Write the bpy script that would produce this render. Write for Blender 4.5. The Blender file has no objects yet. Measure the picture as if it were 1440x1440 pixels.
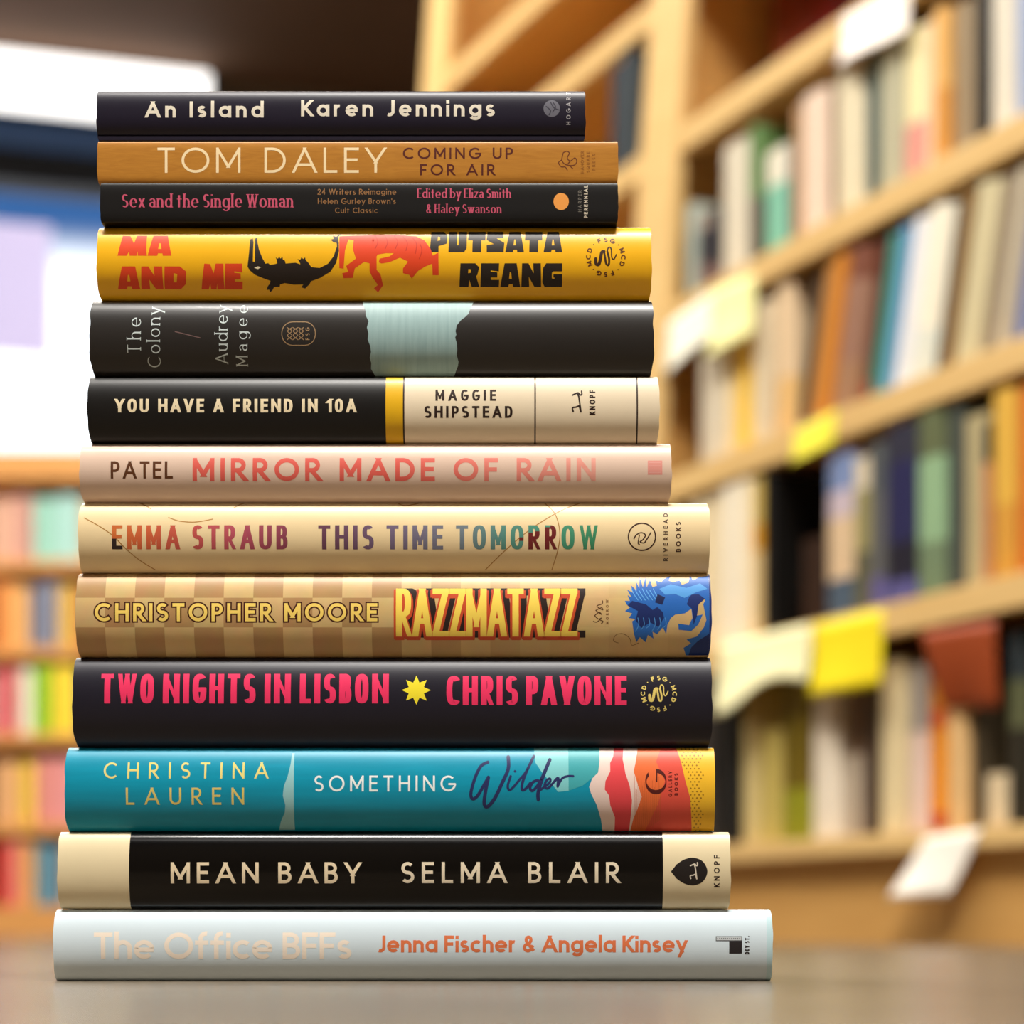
import bpy, bmesh, math, random
from mathutils import Vector
from mathutils.geometry import tessellate_polygon

S = bpy.context.scene
COL = S.collection
random.seed(4)

# ------------------------------------------------------------------ camera, world, lamps, exposure
cam_data = bpy.data.cameras.new('camera')
cam = bpy.data.objects.new('camera', cam_data)
COL.objects.link(cam)
cam.location = (0, 0, 0.0175)                 # the phone stands on the floor
cam.rotation_euler = (math.radians(90), 0, 0)
cam_data.sensor_width = 36
cam_data.lens = 72
cam_data.shift_y = (1310 - 720) / 1440
cam_data.clip_start = 0.02
cam_data.clip_end = 60
cam_data.dof.use_dof = True
cam_data.dof.focus_distance = 0.7205
cam_data.dof.aperture_fstop = 6.9
S.camera = cam
S.view_settings.view_transform = 'Standard'
S.view_settings.look = 'None'
S.view_settings.gamma = 1
S.view_settings.use_curve_mapping = False
S.view_settings.exposure = 0.0
S.cycles.use_denoising = True
S.cycles.max_bounces = 8

# sky seen through the shop window: white haze low, blue above
world = bpy.data.worlds.new('sky')
S.world = world
world.use_nodes = True
wn, wl = world.node_tree.nodes, world.node_tree.links
tc = wn.new('ShaderNodeTexCoord')
sep = wn.new('ShaderNodeSeparateXYZ')
ramp = wn.new('ShaderNodeValToRGB')
wl.new(tc.outputs['Generated'], sep.inputs[0])
wl.new(sep.outputs['Z'], ramp.inputs[0])
e = ramp.color_ramp.elements
e[0].position = 0.0
e[0].color = (0.95, 0.96, 1.0, 1)
e[1].position = 0.318
e[1].color = (0.022, 0.07, 0.19, 1)
m = e.new(0.298)
m.color = (0.90, 0.95, 1.0, 1)
bg = wn['Background']
wl.new(ramp.outputs['Color'], bg.inputs['Color'])
bg.inputs['Strength'].default_value = 2.6


def area(name, loc, power, sx, sy, color, rot=(0, 0, 0)):
    d = bpy.data.lights.new(name, 'AREA')
    d.shape = 'RECTANGLE'
    d.size, d.size_y = sx, sy
    d.energy = power
    d.color = color
    o = bpy.data.objects.new(name, d)
    COL.objects.link(o)
    o.location = loc
    o.rotation_euler = [math.radians(a) for a in rot]
    return o


WARM = (1.0, 0.94, 0.85)
area('ceiling_lamp_over_stack', (0.15, -0.35, 3.6), 275, 1.6, 0.4, (1.0, 0.96, 0.90))
area('ceiling_lamp_behind_viewer', (0.2, -2.0, 3.7), 14, 2.4, 0.6, (1.0, 0.97, 0.93))
area('ceiling_lamp_by_bookcase', (-1.3, 1.9, 3.7), 92, 1.4, 1.4, WARM)
area('added_fill_far_shelves', (-1.6, 4.2, 3.75), 190, 1.4, 1.4, WARM)  # added light, no fixture: brightens the distant low bookcase and what surrounds it
area('added_fill_far_wall', (0.8, 5.6, 3.75), 130, 1.4, 1.4, WARM)  # added light, no fixture: lifts the brightness of the far wall


# ------------------------------------------------------------------ materials
def lin(c):
    out = []
    for v in c[:3]:
        v = v / 255.0
        out.append(v / 12.92 if v <= 0.04045 else ((v + 0.055) / 1.055) ** 2.4)
    return (*out, 1.0)


_mats = {}


def mat(rgb, rough=0.5, coat=0.0, var=0.06, scale=60.0, spec=0.36, metal=0.0, name=None):
    """Paper, card, cloth or paint: one colour with a faint mottling of its own."""
    key = (tuple(rgb), rough, coat, var, scale, spec, metal)
    if key in _mats:
        return _mats[key]
    m_ = bpy.data.materials.new(name or 'surface')
    m_.use_nodes = True
    n, l = m_.node_tree.nodes, m_.node_tree.links
    b = n['Principled BSDF']
    b.inputs['Roughness'].default_value = rough
    b.inputs['Coat Weight'].default_value = coat
    b.inputs['Coat Roughness'].default_value = 0.12
    b.inputs['Specular IOR Level'].default_value = spec
    b.inputs['Metallic'].default_value = metal
    c = lin(rgb)
    if var > 0:
        t = n.new('ShaderNodeTexCoord')
        no = n.new('ShaderNodeTexNoise')
        no.inputs['Scale'].default_value = scale
        no.inputs['Detail'].default_value = 5
        mx = n.new('ShaderNodeMix')
        mx.data_type = 'RGBA'
        mx.inputs[6].default_value = tuple(v * (1 - var) for v in c[:3]) + (1,)
        mx.inputs[7].default_value = tuple(min(1, v * (1 + var)) for v in c[:3]) + (1,)
        l.new(t.outputs['Object'], no.inputs['Vector'])
        l.new(no.outputs['Fac'], mx.inputs[0])
        l.new(mx.outputs[2], b.inputs['Base Color'])
    else:
        b.inputs['Base Color'].default_value = c
    _mats[key] = m_
    return m_


def ink(rgb):
    return mat(rgb, 0.45, 0, 0.0, name='ink')


def streaky(name, a, b_, scale_xyz, rough, dist=1.5, coat=0.0, bump=0.0, scuffs=None):
    """Two tones mixed along stretched noise: wood grain, brushed paint, worn floor."""
    m_ = bpy.data.materials.new(name)
    m_.use_nodes = True
    n, l = m_.node_tree.nodes, m_.node_tree.links
    b = n['Principled BSDF']
    b.inputs['Roughness'].default_value = rough
    b.inputs['Coat Weight'].default_value = coat
    b.inputs['Specular IOR Level'].default_value = 0.36
    t = n.new('ShaderNodeTexCoord')
    mp = n.new('ShaderNodeMapping')
    mp.inputs['Scale'].default_value = scale_xyz
    no = n.new('ShaderNodeTexNoise')
    no.inputs['Scale'].default_value = 1.0
    no.inputs['Detail'].default_value = 6
    no.inputs['Distortion'].default_value = dist
    mx = n.new('ShaderNodeMix')
    mx.data_type = 'RGBA'
    mx.inputs[6].default_value = lin(a)
    mx.inputs[7].default_value = lin(b_)
    l.new(t.outputs['Object'], mp.inputs['Vector'])
    l.new(mp.outputs[0], no.inputs['Vector'])
    l.new(no.outputs['Fac'], mx.inputs[0])
    out = mx.outputs[2]
    if scuffs:
        m2 = n.new('ShaderNodeMapping')
        m2.inputs['Scale'].default_value = (26, 70, 1)
        m2.inputs['Rotation'].default_value = (0, 0, 0.35)
        n2 = n.new('ShaderNodeTexNoise')
        n2.inputs['Scale'].default_value = 1.0
        n2.inputs['Detail'].default_value = 8
        n2.inputs['Roughness'].default_value = 0.7
        rp = n.new('ShaderNodeMapRange')
        rp.inputs[1].default_value, rp.inputs[2].default_value = 0.60, 0.74
        rp.inputs[4].default_value = 0.6
        m3 = n.new('ShaderNodeMix')
        m3.data_type = 'RGBA'
        m3.inputs[7].default_value = lin(scuffs)
        l.new(t.outputs['Object'], m2.inputs['Vector'])
        l.new(m2.outputs[0], n2.inputs['Vector'])
        l.new(n2.outputs['Fac'], rp.inputs[0])
        l.new(rp.outputs[0], m3.inputs[0])
        l.new(out, m3.inputs[6])
        out = m3.outputs[2]
    l.new(out, b.inputs['Base Color'])
    if bump:
        bu = n.new('ShaderNodeBump')
        bu.inputs['Strength'].default_value = bump
        bu.inputs['Distance'].default_value = 0.002
        l.new(no.outputs['Fac'], bu.inputs['Height'])
        l.new(bu.outputs[0], b.inputs['Normal'])
    return m_


def kraft_checker():
    """Brown paper printed with a checkerboard that fades out along the spine."""
    m_ = bpy.data.materials.new('kraft_checker')
    m_.use_nodes = True
    n, l = m_.node_tree.nodes, m_.node_tree.links
    b = n['Principled BSDF']
    b.inputs['Roughness'].default_value = 0.42
    t = n.new('ShaderNodeTexCoord')
    mp = n.new('ShaderNodeMapping')
    mp.inputs['Scale'].default_value = (1 / 0.0104, 0.0, 1 / 0.0104)
    ck = n.new('ShaderNodeTexChecker')
    ck.inputs['Scale'].default_value = 1.0
    ck.inputs['Color1'].default_value = (1, 1, 1, 1)
    ck.inputs['Color2'].default_value = (0, 0, 0, 1)
    mp.inputs['Location'].default_value = (19.73, 0.5, 20.06)
    sx = n.new('ShaderNodeSeparateXYZ')
    mr = n.new('ShaderNodeMapRange')
    mr.inputs[1].default_value = 0.0
    mr.inputs[2].default_value = 0.055
    mr.inputs[3].default_value = 0.85
    mr.inputs[4].default_value = 0.12
    mu = n.new('ShaderNodeMath')
    mu.operation = 'MULTIPLY'
    no = n.new('ShaderNodeTexNoise')
    no.inputs['Scale'].default_value = 140
    no.inputs['Detail'].default_value = 6
    mx = n.new('ShaderNodeMix')
    mx.data_type = 'RGBA'
    mx.inputs[6].default_value = lin((226, 192, 130))
    mx.inputs[7].default_value = lin((184, 140, 88))
    mn = n.new('ShaderNodeMix')
    mn.data_type = 'RGBA'
    mn.blend_type = 'MULTIPLY'
    mn.inputs[0].default_value = 0.25
    l.new(t.outputs['Object'], mp.inputs['Vector'])
    l.new(mp.outputs[0], ck.inputs['Vector'])
    l.new(t.outputs['Object'], sx.inputs[0])
    l.new(sx.outputs['X'], mr.inputs[0])
    l.new(ck.outputs['Fac'], mu.inputs[0])
    l.new(mr.outputs[0], mu.inputs[1])
    l.new(mu.outputs[0], mx.inputs[0])
    l.new(t.outputs['Object'], no.inputs['Vector'])
    l.new(mx.outputs[2], mn.inputs[6])
    l.new(no.outputs['Color'], mn.inputs[7])
    l.new(mn.outputs[2], b.inputs['Base Color'])
    return m_


MAPLE = streaky('maple_wood', (216, 168, 98), (186, 136, 72), (2, 2, 30), 0.45)
MAPLE_EDGE = streaky('maple_edge_band', (232, 198, 136), (210, 170, 106), (3, 3, 40), 0.45)
MAPLE_DARK = streaky('dark_back_panel', (150, 98, 48), (120, 74, 34), (2, 2, 20), 0.5)  # darker brown tone of the wood, only on back panels
PAGES = streaky('page_edges', (236, 226, 205), (214, 200, 174), (3, 3, 900), 0.8, 0.2)
FLOOR = streaky('worn_floor', (126, 112, 94), (82, 71, 58), (4, 26, 1), 0.27, 2.0, scuffs=(176, 168, 156))


# ------------------------------------------------------------------ object helpers
def link(name, bm, mats, parent=None, loc=(0, 0, 0), smooth=False):
    me = bpy.data.meshes.new(name)
    bm.normal_update()
    bm.to_mesh(me)
    bm.free()
    for m_ in mats:
        me.materials.append(m_)
    if smooth:
        me.polygons.foreach_set('use_smooth', [True] * len(me.polygons))
    o = bpy.data.objects.new(name, me)
    COL.objects.link(o)
    o.location = loc
    if parent:
        o.parent = parent
    return o


def thing(name, label, cat, loc=(0, 0, 0), rotz=0.0, group=None):
    o = bpy.data.objects.new(name, None)
    o.empty_display_size = 0.02
    COL.objects.link(o)
    o.location = loc
    o.rotation_euler = (0, 0, rotz)
    return tag(o, label, cat, group)


def tag(o, label, cat, group=None):
    o['label'] = label
    o['category'] = cat
    if group:
        o['group'] = group
    return o


def struct(o):
    o['kind'] = 'structure'
    return o


def box(bm, x0, x1, y0, y1, z0, z1, mi=0, bevel=0.0):
    vs = [bm.verts.new((x, y, z)) for z in (z0, z1) for y in (y0, y1) for x in (x0, x1)]
    fs = []
    for idx in ((0, 2, 3, 1), (4, 5, 7, 6), (0, 1, 5, 4), (2, 6, 7, 3), (0, 4, 6, 2), (1, 3, 7, 5)):
        f = bm.faces.new([vs[i] for i in idx])
        f.material_index = mi
        fs.append(f)
    if bevel:
        ed = {ed_ for f in fs for ed_ in f.edges}
        bmesh.ops.bevel(bm, geom=list(ed), offset=bevel, segments=2, affect='EDGES', profile=0.6)
    return fs


def boxobj(name, dims, m_, parent=None, bevel=0.0, loc=(0, 0, 0)):
    bm = bmesh.new()
    box(bm, *dims, bevel=bevel)
    return link(name, bm, [m_], parent, loc)


def prism(bm, pts, axis_lo, axis_hi, axis='x'):
    """Extrude a polygon given in the two other axes along one axis."""
    def mk(p, a):
        return (a, p[0], p[1]) if axis == 'x' else ((p[0], a, p[1]) if axis == 'y' else (p[0], p[1], a))
    lo = [bm.verts.new(mk(p, axis_lo)) for p in pts]
    hi = [bm.verts.new(mk(p, axis_hi)) for p in pts]
    n = len(pts)
    bm.faces.new(lo[::-1])
    bm.faces.new(hi)
    for i in range(n):
        bm.faces.new((lo[i], lo[(i + 1) % n], hi[(i + 1) % n], hi[i]))
    bmesh.ops.recalc_face_normals(bm, faces=bm.faces[:])


# ================================================================== THE ROOM
struct(boxobj('floor', (-4.6, 3.4, -3.2, 11.2, -0.05, 0.0), FLOOR))
CEIL = streaky('dark_ceiling', (140, 104, 82), (112, 88, 66), (0.5, 1.5, 1), 0.8)
bm = bmesh.new()
prism(bm, [(-4.6, -3.2), (3.4, -3.2), (3.4, 10.70), (-4.6, 8.41)], 3.86, 3.95, 'z')      # stops at the far wall
struct(link('ceiling', bm, [CEIL]))
WALLP = mat((96, 84, 70), 0.8, 0, 0.05, 2.0, name='wall_paint')
struct(boxobj('wall_left', (-4.6, -4.5, -3.2, 11.2, 0, 3.86), WALLP))
struct(boxobj('wall_right', (3.3, 3.4, -3.2, 11.2, 0, 3.86), WALLP))
struct(boxobj('wall_near', (-4.5, 3.3, -3.2, -3.1, 0, 3.86), WALLP))

# the far wall runs slightly away to the right; its frame: a along the wall, b through it
WA = math.radians(16)
WALL_ORG = (-2.25, 9.0, 0)


def wall_obj(o):
    o.location = WALL_ORG
    o.rotation_euler = (0, 0, WA)
    return o


bm = bmesh.new()
for d in ((-2.3, 5.72, 0, 0.12, 0, 1.2), (-2.3, -1.6, 0, 0.12, 1.2, 3.86), (0.75, 5.72, 0, 0.12, 1.2, 3.86),
          (-1.6, 0.75, 0, 0.12, 3.33, 3.86)):
    box(bm, *d)
struct(wall_obj(link('wall_far', bm, [mat((150, 138, 120), 0.8, 0, 0.05, 2.0, name='far_wall_paint')])))
# shop window in that wall
bm = bmesh.new()
for d in ((-1.6, 0.75, -0.03, 0.13, 3.31, 3.33), (-1.6, 0.75, -0.03, 0.13, 1.2, 1.26), (-1.6, -1.54, -0.03, 0.13, 1.26, 3.31),
          (0.69, 0.75, -0.03, 0.13, 1.26, 3.31)):
    box(bm, *d)
win = struct(wall_obj(link('window_1', bm, [mat((14, 18, 28), 0.6, name='window_frame_paint')])))
glass = bpy.data.materials.new('window_glass')
glass.use_nodes = True
gb = glass.node_tree.nodes['Principled BSDF']
gb.inputs['Transmission Weight'].default_value = 1
gb.inputs['Roughness'].default_value = 0.0
gb.inputs['IOR'].default_value = 1.02
struct(boxobj('window_1_pane', (-1.54, 0.69, 0.05, 0.056, 1.26, 3.31), glass, win))
# dark fascia board over the window
struct(wall_obj(boxobj('trim_1', (-2.3, 0.72, -0.06, -0.001, 3.45, 3.58), mat((84, 122, 182), 0.5, 0, 0.1, 3, name='navy_paint'))))
struct(wall_obj(boxobj('trim_2', (-2.3, 0.80, -0.04, -0.001, 3.331, 3.45), mat((22, 26, 34), 0.5, name='black_paint'))))

lit = bpy.data.materials.new('lit_diffuser')
lit.use_nodes = True
lb = lit.node_tree.nodes['Principled BSDF']
lb.inputs['Emission Color'].default_value = (1.0, 0.98, 0.95, 1)
lb.inputs['Emission Strength'].default_value = 2.2
t = thing('ceiling_light', 'long white lit panel light high on the far wall under the dark ceiling', 'ceiling light', WALL_ORG, WA)
boxobj('housing', (-2.2, 0.92, -0.11, -0.001, 3.585, 3.845), mat((60, 64, 74), 0.5), t)
boxobj('diffuser', (-2.18, 0.90, -0.125, -0.11, 3.59, 3.84), lit, t)

# posters hung inside the window
def paper_translucent(rgb):
    m_ = bpy.data.materials.new('poster_paper')
    m_.use_nodes = True
    n, l = m_.node_tree.nodes, m_.node_tree.links
    tr = n.new('ShaderNodeBsdfTranslucent')
    tr.inputs['Color'].default_value = lin(rgb)
    df = n.new('ShaderNodeBsdfDiffuse')
    df.inputs['Color'].default_value = lin(rgb)
    mx = n.new('ShaderNodeMixShader')
    mx.inputs[0].default_value = 0.08
    l.new(tr.outputs[0], mx.inputs[1])
    l.new(df.outputs[0], mx.inputs[2])
    l.new(mx.outputs[0], n['Material Output'].inputs['Surface'])
    return m_


t = tag(wall_obj(boxobj('window_poster', (-0.55, 0.22, 0.008, 0.010, 2.56, 3.14), paper_translucent((252, 242, 255)))),
        'pale lavender poster hanging inside the bright shop window', 'poster')


# ================================================================== BOOKCASES
SLOPE = 0.08


def lean_back(z):
    return max(0.0, SLOPE * (z - 0.4))


PHI = math.atan(1400 / 2880)
CASE_ORG = (0.460, 2.761, 0.0)
CASE_ROT = PHI - math.pi / 2


def side_profile(y_front_add, z0, z1, y_back=0.42):
    pts = [(y_front_add, z0)]
    if z0 < 0.4 < z1:
        pts.append((y_front_add, 0.4))
    pts.append((y_front_add + lean_back(z1), z1))
    pts += [(y_back, z1), (y_back, z0)]
    return pts


def stile_profile(z1):
    return [(-0.012, 0), (-0.012, 0.4), (-0.012 + lean_back(z1), z1), (0.008 + lean_back(z1), z1), (0.008, 0.4), (0.008, 0)]


def slanted_case(name, label, x0, x1, shelves, height, stile_l, stile_r):
    t_ = thing(name, label, 'bookcase', CASE_ORG, CASE_ROT)
    for xa, xb in ((x0, x0 + 0.022), (x1 - 0.022, x1)):
        bm_ = bmesh.new()
        prism(bm_, side_profile(0.008, 0.0, height), xa, xb)
        link('side_panel', bm_, [MAPLE], t_)
    for xa, xb in ((x0, x0 + stile_l), (x1 - stile_r, x1)):
        bm_ = bmesh.new()
        prism(bm_, stile_profile(height), xa, xb)
        link('stile', bm_, [MAPLE_EDGE], t_)
    boxobj('back_panel', (x0 + 0.022, x1 - 0.022, 0.405, 0.42, 0.02, height), MAPLE_DARK, t_)
    boxobj('kick_board', (x0 + 0.022, x1 - 0.022, 0.011, 0.03, 0.0, 0.115), MAPLE, t_)
    for z in shelves:
        lo = 0.03 if z < 0.2 else 0.028
        sh = boxobj('shelf', (x0 + 0.023, x1 - 0.023, lean_back(z) + 0.010, 0.404, z - lo, z), MAPLE, t_)
        lip = 0.026 if z < 0.2 else 0.041
        boxobj('edge_strip', (x0 + stile_l + 0.001, x1 - stile_r - 0.001, lean_back(z) - 0.010, lean_back(z) + 0.0095, z - lip, z), MAPLE_EDGE, sh, 0.002)
    return t_


ZE, ZD, ZC, ZB, ZA = 0.146, 0.447, 0.738, 1.021, 1.312
slanted_case('bookcase', 'tall maple bookcase full of books beside the stack, nearer of the two', -0.626, 0.74,
             (ZE, ZD, ZC, ZB, ZA, 1.60, 1.88), 2.10, 0.0600, 0.06)
slanted_case('bookcase', 'tall maple bookcase beyond the nearer one, partly hidden behind the stack', -1.69, -0.628,
             (ZE, ZD, ZC, ZB, ZA, 1.571, 1.787), 2.10, 0.12, 0.0600)


def shelf_book(parent_xf, x0, w, h, depth, z, bands, label, group, lean=0.0, rough=0.45, y=0.0, name='book'):
    """A standing book: rounded spine, two boards, page block. bands = [(fraction from the foot, colour), ...]."""
    org, rot = parent_xf
    T = w * 0.95 * math.cos(lean)
    t_ = bpy.data.objects.new(name, None)
    t_.empty_display_size = 0.02
    COL.objects.link(t_)
    tag(t_, label, 'book', group)
    c, s = math.cos(rot), math.sin(rot)
    px = x0 + w
    if lean:
        px = x0 + w - 0.5 * h * math.tan(lean)
    t_.location = (org[0] + c * px - s * y, org[1] + s * px + c * y, org[2] + z + 0.0006)
    t_.rotation_euler = (0, lean, rot)
    # the foot's near corner is the origin; the book extends to -x
    bm_ = bmesh.new()
    bulge = min(0.008, 0.22 * T)
    n = 8
    outer = [(-T, depth)]
    for i in range(n + 1):
        a = math.pi * i / n
        outer.append((-T / 2 - T / 2 * math.cos(a), bulge * (1 - math.sin(a) ** 0.8)))
    outer.append((0, depth))
    th = min(0.003, T * 0.16)
    inner = [(-T + th, depth), (-T + th, bulge + 0.004), (-th, bulge + 0.004), (-th, depth)]
    loop = outer + inner[::-1]
    zs = [0.0]
    cols = []
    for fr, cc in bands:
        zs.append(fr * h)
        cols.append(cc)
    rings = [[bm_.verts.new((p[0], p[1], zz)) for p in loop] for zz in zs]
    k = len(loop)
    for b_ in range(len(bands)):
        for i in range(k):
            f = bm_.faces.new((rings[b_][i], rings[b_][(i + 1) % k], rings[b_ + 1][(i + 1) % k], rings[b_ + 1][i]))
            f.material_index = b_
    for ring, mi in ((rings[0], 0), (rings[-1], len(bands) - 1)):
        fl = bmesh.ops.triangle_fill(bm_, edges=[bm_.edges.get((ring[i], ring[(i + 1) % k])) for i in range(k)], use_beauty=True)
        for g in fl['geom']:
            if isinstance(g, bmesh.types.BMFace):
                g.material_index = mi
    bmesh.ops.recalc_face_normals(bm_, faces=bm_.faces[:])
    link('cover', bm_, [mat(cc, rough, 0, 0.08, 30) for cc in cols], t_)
    boxobj('page_block', (-T + th + 0.0003, -th - 0.0003, bulge + 0.0045, depth - 0.004, 0.003, h - 0.004), PAGES, t_)
    return t_


CXF = (CASE_ORG, CASE_ROT)
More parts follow.
